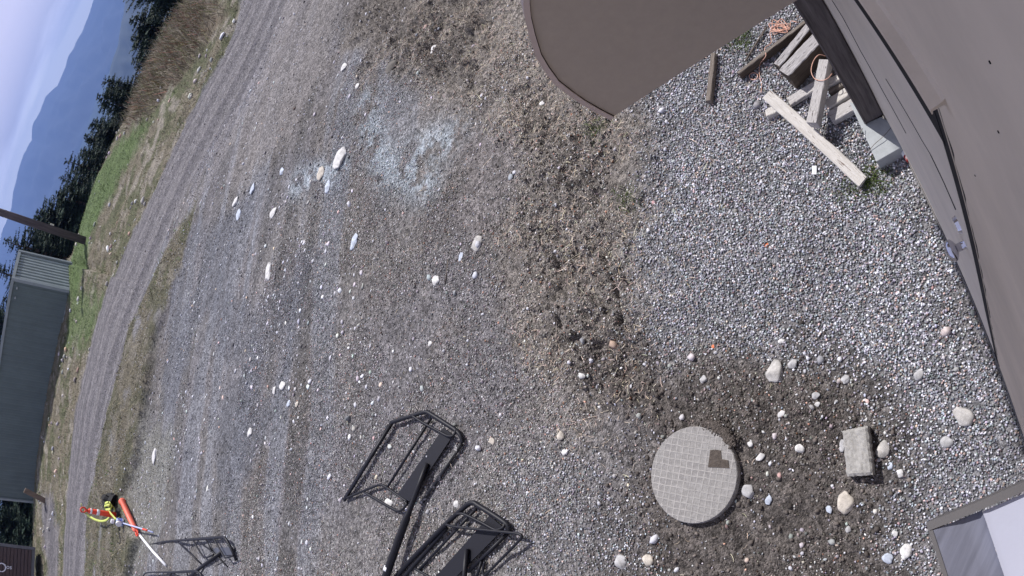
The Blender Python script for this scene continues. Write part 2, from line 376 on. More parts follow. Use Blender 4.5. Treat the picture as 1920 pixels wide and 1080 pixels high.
M_blk = mat('black_paint', (.010, .010, .015), .5, wear=(14, .70, (.30, .31, .36)), spec=.25, bump=(60, .15, .002))
M_conc = mat('pad_concrete', (.34, .36, .37), .85, noise=(14, .12), bump=(90, .25, .003), wear=(5, .66, (.25, .25, .25)))
M_wall = mat('beige_siding', (.62, .53, .42), .75, noise=(3, .12), bump=(60, .14, .001), wear=(26, .70, (.22, .19, .17)), spec=.12)
M_flash = mat('flashing_paint', (.56, .475, .375), .7, noise=(9, .12), wear=(30, .7, (.07, .06, .055)), spec=.15)
M_door = mat('beige_door_paint', (.70, .63, .53), .75, noise=(5, .07), bump=(60, .1, .001), wear=(24, .71, (.16, .14, .13)), spec=.1)
M_gapshade = mat('gap_and_shade', (.012, .011, .014), .9, noise=(20, .3))
M_trim = mat('grey_trim', (.20, .19, .185), .5, noise=(9, .15))
M_awn = mat('awning_brown', (.41, .345, .275), .75, noise=(40, .04), bump=(300, .08, .001), wear=(30, .78, (.10, .09, .08)))
M_awnrim = mat('awning_trim', (.52, .42, .36), .6, noise=(12, .06))
M_chrome = mat('chrome', (.62, .62, .68), .16, 1.0, noise=(8, .05))
M_galv = mat('galvanised', (.36, .37, .45), .5, .0, noise=(5, .05), bump=(140, .15, .001), wear=(60, .74, (.35, .36, .42)))
M_rim = mat('grey_rim', (.095, .09, .092), .55, noise=(9, .1), wear=(30, .70, (.20, .20, .18)))

# ------------------------------------------------------------------ ground
def build_ground():
    az = np.concatenate([np.linspace(-50, 82, 1050), np.linspace(83, 308, 90)]) * np.pi / 180
    r = [.003, .03, .07, .12]
    while r[-1] < 42: r.append(r[-1] * 1.0062 + .0007)
    while r[-1] < 9500: r.append(r[-1] * 1.09)
    r = np.array(r); A, Rr = np.meshgrid(az, r)
    x = (np.sin(A) * Rr).astype(np.float32); y = (np.cos(A) * Rr).astype(np.float32)
    m = masks(x, y); z = height(x, y, m); c, veg, rd = ground_colour(x, y, m)
    V = np.stack([x, y, z], -1).reshape(-1, 3); na, nr = len(az), len(r)
    V = np.concatenate([V, [[0, 0, 0]]]); cc = np.concatenate([c.reshape(-1, 3), [[.18, .17, .17]]])
    i, j = np.meshgrid(np.arange(nr - 1), np.arange(na), indexing='ij'); j2 = (j + 1) % na
    Fq = np.stack([i * na + j, (i + 1) * na + j, (i + 1) * na + j2, i * na + j2], -1).reshape(-1, 4)
    o = newmesh('ground', V, Fq, ground_material(), smooth=True, colors=cc)
    tag(o, kind='structure')
build_ground()

def zat(x, y): return float(height(np.array([x], np.float32), np.array([y], np.float32))[0])

# ------------------------------------------------------------------ scattered stuff
def rotm(n):
    q = rng.normal(size=(n, 4)); q /= np.linalg.norm(q, axis=1)[:, None]; w, x, y, z = q.T
    return np.stack([np.stack([1-2*(y*y+z*z), 2*(x*y-z*w), 2*(x*z+y*w)], -1), np.stack([2*(x*y+z*w), 1-2*(x*x+z*z), 2*(y*z-x*w)], -1), np.stack([2*(x*z-y*w), 2*(y*z+x*w), 1-2*(x*x+y*y)], -1)], 1)
def ico():
    bm = bmesh.new(); bmesh.ops.create_icosphere(bm, subdivisions=1, radius=1); V = np.array([v.co[:] for v in bm.verts]); F = np.array([[v.index for v in f.verts] for f in bm.faces]); bm.free(); return V, F
OCT = (np.array([[1,0,0],[-1,0,0],[0,1,0],[0,-1,0],[0,0,1],[0,0,-1.]]), np.array([[0,2,4],[2,1,4],[1,3,4],[3,0,4],[2,0,5],[1,2,5],[3,1,5],[0,3,5]]))
ICO = ico()
def scatter(name, x, y, size, colors, tmpl, sink=.25, flat=.65, lift=0.0, z=None):
    n = len(x); V0, F0 = tmpl; k = len(V0)
    z = height(x.astype(np.float32), y.astype(np.float32)) if z is None else z
    J = V0[None] * (1 + rng.uniform(-.28, .28, (n, k, 1)))
    sc = np.stack([rng.uniform(.75, 1.3, n), rng.uniform(.6, 1.05, n), rng.uniform(.55, .95, n)], -1)
    P = np.einsum('nij,nkj->nki', rotm(n), J * sc[:, None]); P[..., 2] *= flat
    P *= (size / 2)[:, None, None]; P[..., 0] += x[:, None]; P[..., 1] += y[:, None]; P[..., 2] += (z + size * .5 * flat * (1 - 2 * sink) + lift)[:, None]
    Fa = (F0[None] + (np.arange(n) * k)[:, None, None]).reshape(-1, 3)
    cc = np.repeat(colors, k, 0)
    return newmesh(name, P.reshape(-1, 3), Fa, M_stone, colors=cc)
def polar(n, r0, r1, a0=-48, a1=82):
    r = np.sqrt(rng.uniform(r0**2, r1**2, n)); a = rng.uniform(R(a0), R(a1), n); x = np.sin(a) * r; y = np.cos(a) * r
    if r0 < 1.2 and a1 == 82:      # same density right under the camera
        R1 = 1.6; m_ = int(n * 230 / 130 * (R1**2 - r0**2) / (r1**2 - r0**2)); q = np.sqrt(rng.uniform(r0**2, R1**2, m_)); b = rng.uniform(R(82), R(312), m_); x = np.concatenate([x, np.sin(b) * q]); y = np.concatenate([y, np.cos(b) * q])
    k = (x * WN[0] + y * WN[1]) > -.085; return x[k], y[k]
def inframe(x, y, mar=60):
    v = np.stack([x, y, np.full_like(x, -H)]) ; v = v / np.linalg.norm(v, axis=0); c = Mc.T @ v
    th = np.arccos(np.clip(c[2], -1, 1)); u = th.copy()
    for _ in range(8): u = th / (1 + KD * u * u)
    q = np.hypot(c[0], c[1]) + 1e-9; px = 960 + FPX * u * c[0] / q; py = 540 + FPX * u * c[1] / q
    return (px > -mar) & (px < 1920 + mar) & (py > -mar) & (py < 1080 + mar)
def pebcol(n, base=(.2, .195, .21), spread=.55, white=.06, warm=.12):
    v = np.exp(rng.normal(0, spread, n)); c = np.array(base)[None] * v[:, None]
    c *= 1 + rng.normal(0, .05, (n, 3)); w = rng.random(n) < warm; c[w] *= (1.25, .95, .78)
    w = rng.random(n) < white; c[w] = np.array((.52, .52, .56)) * rng.uniform(.8, 1.3, (w.sum(), 1)); return np.clip(c, .03, .78)
def build_scatter():
    avoid = np.array(LID)
    def ok(x, y): return inframe(x, y) & (np.hypot(x - avoid[0], y - avoid[1]) > .250)
    # clean crushed gravel by the building
    x, y = polar(300000, .0, 4.6); k = ok(x, y); x, y = x[k], y[k]
    m = masks(x, y); p = (m['gravel'] * (1 - m['soil'] * .6) * (1 - .5 * m['litter'])); p = np.maximum(p, m['mix'] * .3)
    k = rng.random(len(x)) < p * .9 + .02; x, y = x[k], y[k]; m = masks(x, y)
    s = rng.uniform(.007, .0155, len(x)); br = .8 + .55 * fbm(x * 1.5, y * 1.5, 61, 3)
    c = pebcol(len(x), (.238, .242, .268), .45, .10) * br[:, None]
    o = scatter('gravel', x, y, s, c, ICO, .2, .75, .002); tag(o, 'loose grey crushed gravel along the foot of the building wall', 'gravel', kind='stuff')
    # finer stones in the yard
    x, y = polar(430000, .0, 7.5); k = ok(x, y); x, y = x[k], y[k]; m = masks(x, y)
    p = (1 - m['gravel']) * (.12 + .88 * sstep(fbm(x * 1.7, y * 1.7, 62, 4), .40, .58)) * (1 - .85 * m['mud']) * (1 - .8 * m['lane']); k = rng.random(len(x)) < p; x, y = x[k], y[k]; m = masks(x, y)
    s = rng.uniform(.005, .016, len(x)) * (1 + .6 * (rng.random(len(x)) < .1))
    gc, _, _ = ground_colour(x, y, m)
    c = gc * np.exp(rng.normal(.15, .62, len(x)))[:, None] * (1 + rng.normal(0, .05, (len(x), 3))); w = rng.random(len(x)) < .09; c[w] = rng.uniform(.4, .62, (w.sum(), 1)); w = rng.random(len(x)) < .04; c[w] *= (1.5, .9, .7)
    o = scatter('pebbles', x, y, s, np.clip(c, .02, .75), OCT, .3, .7); tag(o, 'fine mixed pebbles strewn over the grey dirt yard', 'pebbles', kind='stuff')
    # mid-distance stones
    x, y = polar(150000, 6, 17); k = ok(x, y); x, y = x[k], y[k]; m = masks(x, y)
    p = (.12 + .88 * sstep(fbm(x * 1.3, y * 1.3, 63, 4), .4, .58)) * (1 - .8 * m['lane']) * (1 - .7 * m['road']); k = rng.random(len(x)) < p; x, y = x[k], y[k]; m = masks(x, y)
    s = rng.uniform(.010, .028, len(x)) * (1 + 1.2 * (rng.random(len(x)) < .03))
    gc, _, _ = ground_colour(x, y, m); c = gc * np.exp(rng.normal(.15, .62, len(x)))[:, None]; w = rng.random(len(x)) < .11; c[w] = np.array((.5, .51, .56)) * rng.uniform(.8, 1.2, (w.sum(), 1))
    o = scatter('small_stones', x, y, s, np.clip(c, .02, .75), OCT, .3, .6); tag(o, 'small stones scattered over the far half of the yard', 'stones', kind='stuff')
    x, y = polar(700, 13, 31, -40, 20); k = ok(x, y); x, y = x[k], y[k]; m = masks(x, y); k = rng.random(len(x)) < m['verge'] * sstep(fbm(x * .7, y * .7, 66, 3), .48, .58) * (1 - m['road']) * (1 - .8 * m['green']); x, y = x[k], y[k]
    o = scatter('rubble', x, y, rng.uniform(.08, .24, len(x)), pebcol(len(x), (.40, .38, .36), .3, .2), ICO, .3, .6); tag(o, 'pale rubble half hidden in the grass of the verge', 'rubble', kind='stuff')
    x, y = polar(9000, 3.6, 14, -38, 20); k = ok(x, y); x, y = x[k], y[k]; m = masks(x, y); k = rng.random(len(x)) < (1 - m['road']) * (1 - m['strip']) * (1 - m['verge']) * (1 - m['gravel']) * (1 - .7 * m['lane']) * (.15 + .85 * sstep(fbm(x * .9, y * .9, 67, 3), .45, .6)); x, y = x[k], y[k]
    o = scatter('embedded_stones', x, y, .016 + .055 * rng.random(len(x))**5, pebcol(len(x), (.50, .50, .53), .25, .3), ICO, .3, .3); tag(o, 'flat pale stones pressed into the hard grey dirt of the yard', 'stones', kind='stuff')
    # pale stones mixed through the soil and litter
    x, y = polar(9500, .5, 13); k = ok(x, y); x, y = x[k], y[k]; m = masks(x, y); k = rng.random(len(x)) < (.25 + .7 * m['soil'] + .2 * m['gravel'] + .5 * m['mix']); x, y = x[k], y[k]
    s = rng.uniform(.014, .034, len(x)) * (1 + (rng.random(len(x)) < .08)); c = pebcol(len(x), (.34, .33, .34), .35, .3)
    o = scatter('pale_stones', x, y, s, c, ICO, .3, .7); tag(o, 'pale rounded stones mixed through the dark soil', 'stones', kind='stuff')
    # clods of dark earth
    x, y = polar(60000, .4, 8); k = ok(x, y); x, y = x[k], y[k]; m = masks(x, y)
    cl = sstep(fbm(x * 3.3, y * 3.3, 64, 4), .42, .6)
    p = np.clip(m['soil'] * .62 + m['litter'] * .14 * cl + m['dark'] * .6 * cl + m['darkb'] * .35 * cl, 0, 1); k = rng.random(len(x)) < p * .8; x, y = x[k], y[k]
    s = .008 + .024 * rng.random(len(x))**1.8; c = np.array((.100, .086, .078))[None] * np.exp(rng.normal(0, .28, len(x)))[:, None]
    o = scatter('soil_clods', x, y, s, c, ICO, .3, .8); tag(o, 'crumbly clods of dark brown earth around the round lid', 'soil', kind='stuff')
def strands(name, x, y, L, wd, cols, rise, curl=.5, segs=3, ang=None):
    """thin curved strips lying on or growing from the ground"""
    n = len(x); z = height(x.astype(np.float32), y.astype(np.float32)); a = rng.uniform(0, 2 * np.pi, n) if ang is None else ang; da = rng.normal(0, curl, n)
    P = [np.stack([x, y, z + .004], -1)]
    for i in range(segs):
        st = (L / segs)[:, None]; e = rise * (1 - .5 * i / segs)
        P.append(P[-1] + st * np.stack([np.cos(a) * np.cos(e), np.sin(a) * np.cos(e), np.sin(e)], -1)); a = a + da
    V = []; sx = np.stack([-np.sin(a), np.cos(a), np.zeros(n)], -1) * wd[:, None] / 2
    for i, p in enumerate(P):
        t = 1 - .8 * (i / segs)**2; V += [p - sx * t, p + sx * t]
    V = np.stack(V, 1); k = V.shape[1]
    f = np.array([[2*i, 2*i+1, 2*i+3, 2*i+2] for i in range(segs)])
    return newmesh(name, V.reshape(-1, 3), (f[None] + (np.arange(n) * k)[:, None, None]).reshape(-1, 4), M_blade, colors=np.repeat(cols, k, 0))
def build_strands():
    x, y = polar(120000, 1.2, 7); k = inframe(x, y); x, y = x[k], y[k]; m = masks(x, y)
    p = np.clip(m['litter'] * .95 * sstep(fbm(x * 2.6, y * 2.6, 71, 4), .36, .6) + .03 + .35 * np.exp(-(np.hypot(x - W(1370, 250).x, y - W(1370, 250).y) / .28)**2), 0, 1) * (1 - .8 * m['mud']); k = rng.random(len(x)) < p; x, y = x[k], y[k]; n = len(x)
    c = np.array((.52, .43, .35))[None] * rng.uniform(.35, 1.4, (n, 1)) * (1 + rng.normal(0, .06, (n, 3)))
    o = strands('straw', x, y, rng.uniform(.015, .05, n) * (1 + 1.2 * (rng.random(n) < .12)), rng.uniform(.0018, .0040, n), np.clip(c, .03, .7), rng.uniform(-.05, .35, n)); tag(o, 'dry straw and roots matted in a band across the yard', 'straw', kind='stuff')
    x, y = polar(260, 3.2, 4.4, 16, 60); mm = np.hypot(x - W(1350, 260).x, y - W(1350, 260).y) < .9; x, y = x[mm], y[mm]; n = len(x)
    # verge grasses
    x, y = polar(90000, 11, 34, -42, 30); k = inframe(x, y); x, y = x[k], y[k]; m = masks(x, y); bk = side_of_bank(x, y) * BSGN
    p = np.maximum(m['verge'], m['strip'] * .8) * (1 - np.clip(m['road'] * 1.1 + m['track2'], 0, 1)); p = p * (.3 + .7 * sstep(fbm(x, y, 72, 3), .35, .55)); k = rng.random(len(x)) < p; x, y = x[k], y[k]; m = masks(x, y); n = len(x)
    g = np.clip(np.maximum(m['green'], m['green2']) + .3 * (fbm(x * .8, y * .8, 73, 3) > .55), 0, 1) > rng.random(n)
    c = np.where(g[:, None], np.array((.080, .125, .042)), np.array((.21, .185, .125))) * rng.uniform(.5, 1.4, (n, 1)); br = (m['brown'] > rng.random(n)); c[br] = np.array((.16, .11, .08)) * rng.uniform(.5, 1.3, (br.sum(), 1))
    L = rng.uniform(.04, .13, n)
    o = strands('verge_grass', x, y, L, rng.uniform(.010, .022, n), np.clip(c, .02, .6), rng.uniform(.1, .9, n), .3); tag(o, 'dry and green tufts of grass on the verge beyond the gravel road', 'grass', kind='stuff')
    # brown brush near the top of the verge
    bx = []; by = []
    for px, py, sp, nn in ((330, 110, 1.3, 1600), (365, 60, 1.2, 1400), (300, 160, 1.1, 1300), (400, 15, 1.1, 1000), (340, 190, .9, 700), (275, 215, .9, 700)):
        w = W(px, py); bx.append(rng.normal(w.x, sp, nn)); by.append(rng.normal(w.y, sp * 1.4, nn))
    x = np.concatenate(bx); y = np.concatenate(by); mb = masks(x, y); k = inframe(x, y, 200) & (mb['verge'] > .7) & (mb['brown'] > .25); x, y = x[k], y[k]; n = len(x); c = np.array((.235, .205, .155))[None] * rng.uniform(.4, 1.7, (n, 1)); w = rng.random(n) < .12; c[w] *= (1.1, .6, .6); w = rng.random(n) < .2; c[w] *= (.7, .85, .5)
    o = strands('brush', x, y, rng.uniform(.2, .6, n), rng.uniform(.012, .022, n), np.clip(c, .02, .5), rng.uniform(.5, 1.4, n), .35); tag(o, 'leafless brown and reddish brush along the crest of the verge', 'brush', kind='stuff')
    # few green weeds by the planks and by the awning corner
    xs = []; ys = []
    for px, py, sp, nn in ((1640, 335, .05, 260), (1120, 240, .06, 160), (1175, 375, .05, 110), (1590, 350, .06, 80), (1395, 75, .05, 200)):
        w = W(px, py); xs.append(rng.normal(w.x, sp, nn)); ys.append(rng.normal(w.y, sp, nn))
    x = np.concatenate(xs); y = np.concatenate(ys); n = len(x); c = np.array((.06, .085, .025))[None] * rng.uniform(.5, 1.7, (n, 1))
    o = strands('weeds', x, y, rng.uniform(.02, .05, n), rng.uniform(.003, .006, n), c, rng.uniform(.1, 1.2, n), .6); tag(o, 'small low green weeds growing through the gravel', 'weeds', kind='stuff')
build_scatter(); build_strands()

# ------------------------------------------------------------------ individual stones
def rock_data(seed, sub=3, rough=.28, angular=False):
    rr = np.random.default_rng(seed); bm = bmesh.new(); bmesh.ops.create_icosphere(bm, subdivisions=sub, radius=1)
    V = np.array([v.co[:] for v in bm.verts]); F = np.array([[v.index for v in f.verts] for f in bm.faces]); bm.free()
    D = rr.normal(size=(13, 3)); D /= np.linalg.norm(D, axis=1)[:, None]; h = rr.uniform(.60, .92, 13)
    for d_, hh in zip(D, h):          # cut flat facets
        t = V @ d_; V = V - np.clip(t - hh, 0, None)[:, None] * d_ * (1.0 if angular else .86)
    ph = rr.uniform(0, 6, 6)
    nz = sum(np.sin(V @ rr.normal(0, 3.2 * (i + 1), 3) + ph[i]) / (i + 1.3) for i in range(5)); V = V * (1 + rough * .30 * nz[:, None])
    return V, F
TONE = dict(w=(.55, .54, .535), g=(.38, .375, .38), t=(.46, .42, .37), b=(.44, .48, .56), k=(.12, .11, .10), o=(.75, .22, .10), s=(.40, .385, .37))
def rock(px, py, w, h, ang, tone, label, seed, cat='stone', group=None, flat=.6, angular=False, name='stone'):
    a = R(ang); c = W(px, py); e = W(px + math.sin(a) * h / 2, py - math.cos(a) * h / 2) - W(px - math.sin(a) * h / 2, py + math.cos(a) * h / 2)
    f = W(px + math.cos(a) * w / 2, py + math.sin(a) * w / 2) - W(px - math.cos(a) * w / 2, py - math.sin(a) * w / 2)
    La, Lb = e.length / 2 * .93, min(f.length / 2 * .93, e.length * .6); Lc = min(La, Lb) * flat
    V, F = rock_data(seed, 3, angular=angular); V = V * (La, Lb, Lc)
    n = 1 + .12 * np.sin(V[:, 0] * 90 + seed) ; cc = np.array(TONE[tone])[None] * n[:, None]
    o = newmesh(name, V, F, M_stone, smooth=False, colors=cc, loc=(c.x, c.y, zat(c.x, c.y) + Lc * .38)); o.rotation_euler = (0, 0, math.atan2(e.y, e.x))
    tag(o, label, cat, group); return o
ST = [  # px, py, w, h, angle, tone, label
 (1453,699,38,52,10,'s','largest pale boulder, just above the dark soil patch'),
 (1488,682,22,24,0,'g','fist-sized grey stone touching close beside the largest pale boulder'),
 (1656,842,32,36,0,'s','round tan-grey stone against the right side of the broken concrete block'),
 (1580,834,13,32,8,'g','narrow grey stone wedged against the left side of the broken concrete block'),
 (1587,941,42,50,20,'t','large tan-and-white stone just below the broken concrete block'),
 (1806,783,48,40,20,'s','angular triangular grey rock nearest the building wall'),
 (1776,828,27,28,20,'g','rounded grey stone below the angular triangular rock'),
 (1689,887,18,18,0,'w','small white stone right of and below the broken concrete block'),
 (1669,874,12,18,0,'b','small blue-grey stone between the broken block and a white pebble'),
 (1677,1000,15,17,0,'w','small white pebble in dark soil left of the metal box'),
 (1700,1034,26,32,0,'w','white stone with a brown stain near the bottom edge, left of the metal box'),
 (1664,1047,24,24,0,'b','pale blue-white stone beside the brown-stained stone at the bottom edge'),
 (1500,841,22,20,0,'w','oval pale stone midway between the round lid and the broken block'),
 (1466,776,14,20,45,'w','bright white angular stone in the soil above the oval pale stone'),
 (1320,712,16,18,0,'g','grey stone on the soil edge above the round lid'),
 (1408,832,12,16,20,'w','white chip just right of the round lid'),
 (1427,857,16,22,60,'w','long white chip right of the square notch of the round lid'),
 (1405,920,28,34,-20,'g','rough grey stone at the lower right edge of the round lid'),
 (1441,938,16,24,0,'b','blue-grey pointed stone beyond the rough stone by the lid'),
 (1168,1055,24,36,-5,'g','pale pointed stone at the bottom edge below the round lid'),
 (1217,1050,24,26,0,'t','brown and white speckled stone at the bottom edge'),
 (1061,848,16,14,0,'w','white stone left of the round lid'),
 (1054,817,14,20,0,'t','tan stone just above the white stone left of the round lid'),
 (922,827,15,15,30,'t','tan stone right of the black frame holding the long pole'),
 (857,945,11,16,0,'w','small pale stone between the two near black frames'),
 (729,943,22,22,0,'w','round white stone inside the loop of the black frame'),
 (1098,705,24,16,20,'w','white stone in the straw band above the soil patch'),
 (820,527,18,22,10,'w','isolated white stone with a dark hollow, beside a short stick'),
 (896,455,19,42,20,'s','long upright mottled rock at the edge of the straw band'),
 (866,482,8,22,15,'b','thin blue-grey stone left of the long mottled rock'),
 (643,301,18,50,22,'w','largest long white stone in the grey yard, near the chalky patch'),
 (605,325,12,30,5,'t','buff stone left of the long white stone'),
 (618,352,9,30,12,'b','thin white stone below the buff stone'),
 (670,454,13,38,25,'b','long lavender stone in the middle of the grey yard'),
 (513,398,12,22,5,'w','cream oval stone in the left half of the yard'),
 (822,95,15,14,30,'w','pair-like white stone among the dark clods near the top'),
 (814,98,8,8,0,'w','tiny white stone touching the larger white stone near the top'),
 (647,127,8,20,15,'w','crescent-shaped white stone near the top of the grey lane'),
 (737,128,20,22,0,'k','round dark olive stone among the clods near the top'),
 (676,165,7,12,10,'w','small white stone below the crescent-shaped one'),
 (1012,190,14,14,0,'w','white stone left of the brown awning'),
 (531,724,13,20,0,'w','heart-shaped white stone in the lower left of the yard'),
 (517,732,7,18,5,'w','slim white stone immediately left of the heart-shaped one'),
 (543,757,9,14,0,'b','bluish white stone below the heart-shaped one'),
 (559,758,9,12,0,'t','cream pebble right of the bluish white stone'),
 (288,856,10,14,-20,'w','bright white stone near the foot of the grassy bank'),
 (470,812,8,22,10,'w','long white stone above the far black frame'),
 (1585,712,20,22,0,'g','grey stone at the upper edge of the dark soil'),
 (1531,742,22,16,10,'g','lumpy grey stone above the white angular stone'),
 (1533,758,14,12,0,'w','small white stone beneath the lumpy grey stone'),
 (1723,703,20,26,20,'g','grey stone half way between the soil and the wall'),
 (1465,640,16,12,0,'w','flat white stone above the largest pale boulder'),
 (1555,648,12,9,0,'w','small white chip on the gravel edge right of the boulder'),
 (448,402,8,28,10,'b','tall pale stone, lower of the two left of the cream oval stone'),
 (440,379,9,18,5,'w','white stone, upper of the two left of the cream oval stone'),
 (478,356,7,24,10,'b','slim pale stone on the row towards the upper yard'),
 (528,322,9,20,20,'b','bluish stone at the upper end of the row of pale stones'),
 (810,645,16,12,10,'w','white stone alone in the centre of the yard'),
 (505,510,10,44,5,'w','broken white crusty lump like old bone in a bluish rut'),
 (1590,992,12,14,0,'g','grey pebble in the soil below the large tan stone'),
 (1554,955,14,20,-30,'b','pale chip at the left of the large tan stone'),
]
for i, (px, py, w, h, a, t, lab) in enumerate(ST):
    rock(px, py, w, h, a, t, lab, 100 + i, group='loose stones lying in the yard', flat=.5 if px > 1000 else .26, angular=(i in (5, 13, 15, 16, 17, 19)))
rock(1438, 461, 13, 11, 20, 'o', 'orange-red chip lying on the clean gravel', 400, 'chip', flat=.2, name='orange_chip')
rock(1338, 650, 8, 7, 0, 'o', 'tiny orange fragment near the soil edge above the lid', 401, 'chip', flat=.2, name='orange_chip')

# broken concrete block
def block_slab():
    P = [W(1585, 810), W(1632, 800), W(1643, 890), W(1594, 893)]; c = sum(P, Vector()) / 4; z = zat(c.x, c.y); bm = bmesh.new(); n = 12; m = 18; g = {}
    def q(u, v): return (P[0] * (1 - u) + P[1] * u) * (1 - v) + (P[3] * (1 - u) + P[2] * u) * v - c
    for i in range(n + 1):
        for j in range(m + 1):
            u, v = i / n, j / m; p = q(u, v); e = min(u, v, 1 - u, 1 - v)
            jit = .003 if e < .01 else 0
            top = .062 - (.008 if e < .01 else 0) + random.uniform(-.0022, .0022) + .007 * min(1, max(0, (u - .5 - .12 * math.sin(v * 5)) * 8)) 
            x, y = p.x + random.uniform(-jit, jit), p.y + random.uniform(-jit, jit)
            g[i, j] = bm.verts.new((x, y, top)); g[i, j, 'b'] = bm.verts.new((x, y, -.02)) if e < .01 else None
    for i in range(n):
        for j in range(m): bm.faces.new((g[i, j], g[i, j+1], g[i+1, j+1], g[i+1, j]))
    ring = [(i, 0) for i in range(n)] + [(n, j) for j in range(m)] + [(i, m) for i in range(n, 0, -1)] + [(0, j) for j in range(m, 0, -1)]
    for k in range(len(ring)):
        a, b = ring[k], ring[(k + 1) % len(ring)]; bm.faces.new((g[a], g[b], g[(*b, 'b')], g[(*a, 'b')]))
    bmesh.ops.recalc_face_normals(bm, faces=bm.faces)
    o = bmobj('concrete_block', bm, mat('rough_concrete', (.31, .30, .285), .9, noise=(35, .18), bump=(70, .7, .006), wear=(16, .6, (.24, .23, .21))), loc=(c.x, c.y, z))
    tag(o, 'rectangular broken block of rough grey concrete lying in the dark soil', 'concrete block')
block_slab()

# ------------------------------------------------------------------ round lid
def lid():
    root = empty('round_lid', (LID[0], LID[1], 0), R(-75.3)); tag(root, 'round waffle-patterned concrete lid set in the dark soil', 'lid')
    m = bpy.data.materials.new('waffle_concrete'); m.use_nodes = True; n = m.node_tree.nodes; l = m.node_tree.links; b = n['Principled BSDF']; b.inputs['Roughness'].default_value = .9
    tc = n.new('ShaderNodeTexCoord'); nz0 = n.new('ShaderNodeTexNoise'); nz0.inputs['Scale'].default_value = 9
    l.new(tc.outputs['Object'], nz0.inputs['Vector']); wv = n.new('ShaderNodeVectorMath'); wv.operation = 'SCALE'; wv.inputs[3].default_value = .012; l.new(nz0.outputs['Color'], wv.inputs[0])
    ad = n.new('ShaderNodeVectorMath'); l.new(tc.outputs['Object'], ad.inputs[0]); l.new(wv.outputs[0], ad.inputs[1])
    br = n.new('ShaderNodeTexBrick'); br.offset = 0; br.inputs['Scale'].default_value = 1; br.inputs['Brick Width'].default_value = .036; br.inputs['Row Height'].default_value = .036; br.inputs['Mortar Size'].default_value = .0045; br.inputs['Mortar Smooth'].default_value = .5
    br.inputs['Color1'].default_value = (.205, .195, .192, 1); br.inputs['Color2'].default_value = (.235, .225, .218, 1); br.inputs['Mortar'].default_value = (.315, .30, .29, 1); l.new(ad.outputs[0], br.inputs['Vector'])
    nz = n.new('ShaderNodeTexNoise'); nz.inputs['Scale'].default_value = 60; nz.inputs['Detail'].default_value = 8; nz.inputs['Roughness'].default_value = .75; l.new(tc.outputs['Object'], nz.inputs['Vector'])
    r = n.new('ShaderNodeMapRange'); r.inputs[1].default_value = .35; r.inputs[2].default_value = .65; r.inputs[3].default_value = .78; r.inputs[4].default_value = 1.2; l.new(nz.outputs['Fac'], r.inputs[0])
    nb = n.new('ShaderNodeTexNoise'); nb.inputs['Scale'].default_value = 7; nb.inputs['Detail'].default_value = 5; l.new(tc.outputs['Object'], nb.inputs['Vector'])
    rb = n.new('ShaderNodeMapRange'); rb.inputs[1].default_value = .35; rb.inputs[2].default_value = .65; rb.inputs[3].default_value = 0; rb.inputs[4].default_value = .75; l.new(nb.outputs['Fac'], rb.inputs[0])
    worn = n.new('ShaderNodeMix'); worn.data_type = 'RGBA'; worn.inputs[7].default_value = (.255, .245, .238, 1); l.new(rb.outputs[0], worn.inputs[0]); l.new(br.outputs['Color'], worn.inputs[6])
    mx = n.new('ShaderNodeMix'); mx.data_type = 'RGBA'; mx.blend_type = 'MULTIPLY'; mx.inputs[0].default_value = 1; l.new(worn.outputs[2], mx.inputs[6]); l.new(r.outputs[0], mx.inputs[7]); l.new(mx.outputs[2], b.inputs['Base Color'])
    bp = n.new('ShaderNodeBump'); bp.inputs['Strength'].default_value = .6; bp.inputs['Distance'].default_value = .004; l.new(nz.outputs['Fac'], bp.inputs['Height']); bp2 = n.new('ShaderNodeBump'); bp2.inputs['Strength'].default_value = .5; bp2.inputs['Distance'].default_value = .004; l.new(br.outputs['Fac'], bp2.inputs['Height']); l.new(bp.outputs[0], bp2.inputs['Normal']); l.new(bp2.outputs[0], b.inputs['Normal'])
    rad = .251; bm = bmesh.new(); N = 160; rings = [(rad, -.06), (rad, .036), (rad - .004, .042), (rad - .03, .043), (rad * .5, .043)]
    prev = None; cs = []
    for k, (rr, z) in enumerate(rings):
        cur = []
        for i in range(N):
            a = 2 * math.pi * i / N; ch = 1 - .006 * random.random() if k in (1, 2) else 1
            cur.append(bm.verts.new((math.cos(a) * rr * ch, math.sin(a) * rr * ch, z)))
        if prev:
            for i in range(N): bm.faces.new((prev[i], prev[(i+1) % N], cur[(i+1) % N], cur[i]))
        prev = cur
    bm.faces.new(prev); disc = bmobj('disc', bm, m, root)
    inv = Matrix.Rotation(-root.rotation_euler.z, 4, 'Z') @ Matrix.Translation((-LID[0], -LID[1], 0))
    soilm = mat('damp_soil', (.085, .070, .060), .95, noise=(60, .35), bump=(90, .9, .01))
    def patch(pts, nm, hz):
        P = [inv @ W(*p, .043) for p in pts]; bm = bmesh.new(); vs = []
        top = [bm.verts.new((p.x + random.uniform(-.003, .003), p.y + random.uniform(-.003, .003), .043 + hz)) for p in P]; bot = [bm.verts.new((p.x * 1.0, p.y, .030)) for p in P]
        f = bm.faces.new(top); k = len(P)
        for i in range(k): bm.faces.new((top[i], bot[i], bot[(i+1) % k], top[(i+1) % k]))
        bmesh.ops.recalc_face_normals(bm, faces=bm.faces); bmesh.ops.triangulate(bm, faces=[f]); return bmobj(nm, bm, soilm, root)
    patch([(1331,844),(1342,843),(1353,844),(1354,861),(1366,863),(1367,877),(1348,877),(1329,875)], 'filled_handhold', .003)
    n = 900; t = rng.random(n); px = np.interp(t, [0, .5, 1], [1318, 1345, 1366]) + rng.normal(0, 5, n) + 4; py = np.interp(t, [0, .5, 1], [794, 808, 834]) + rng.normal(0, 5, n) - 4
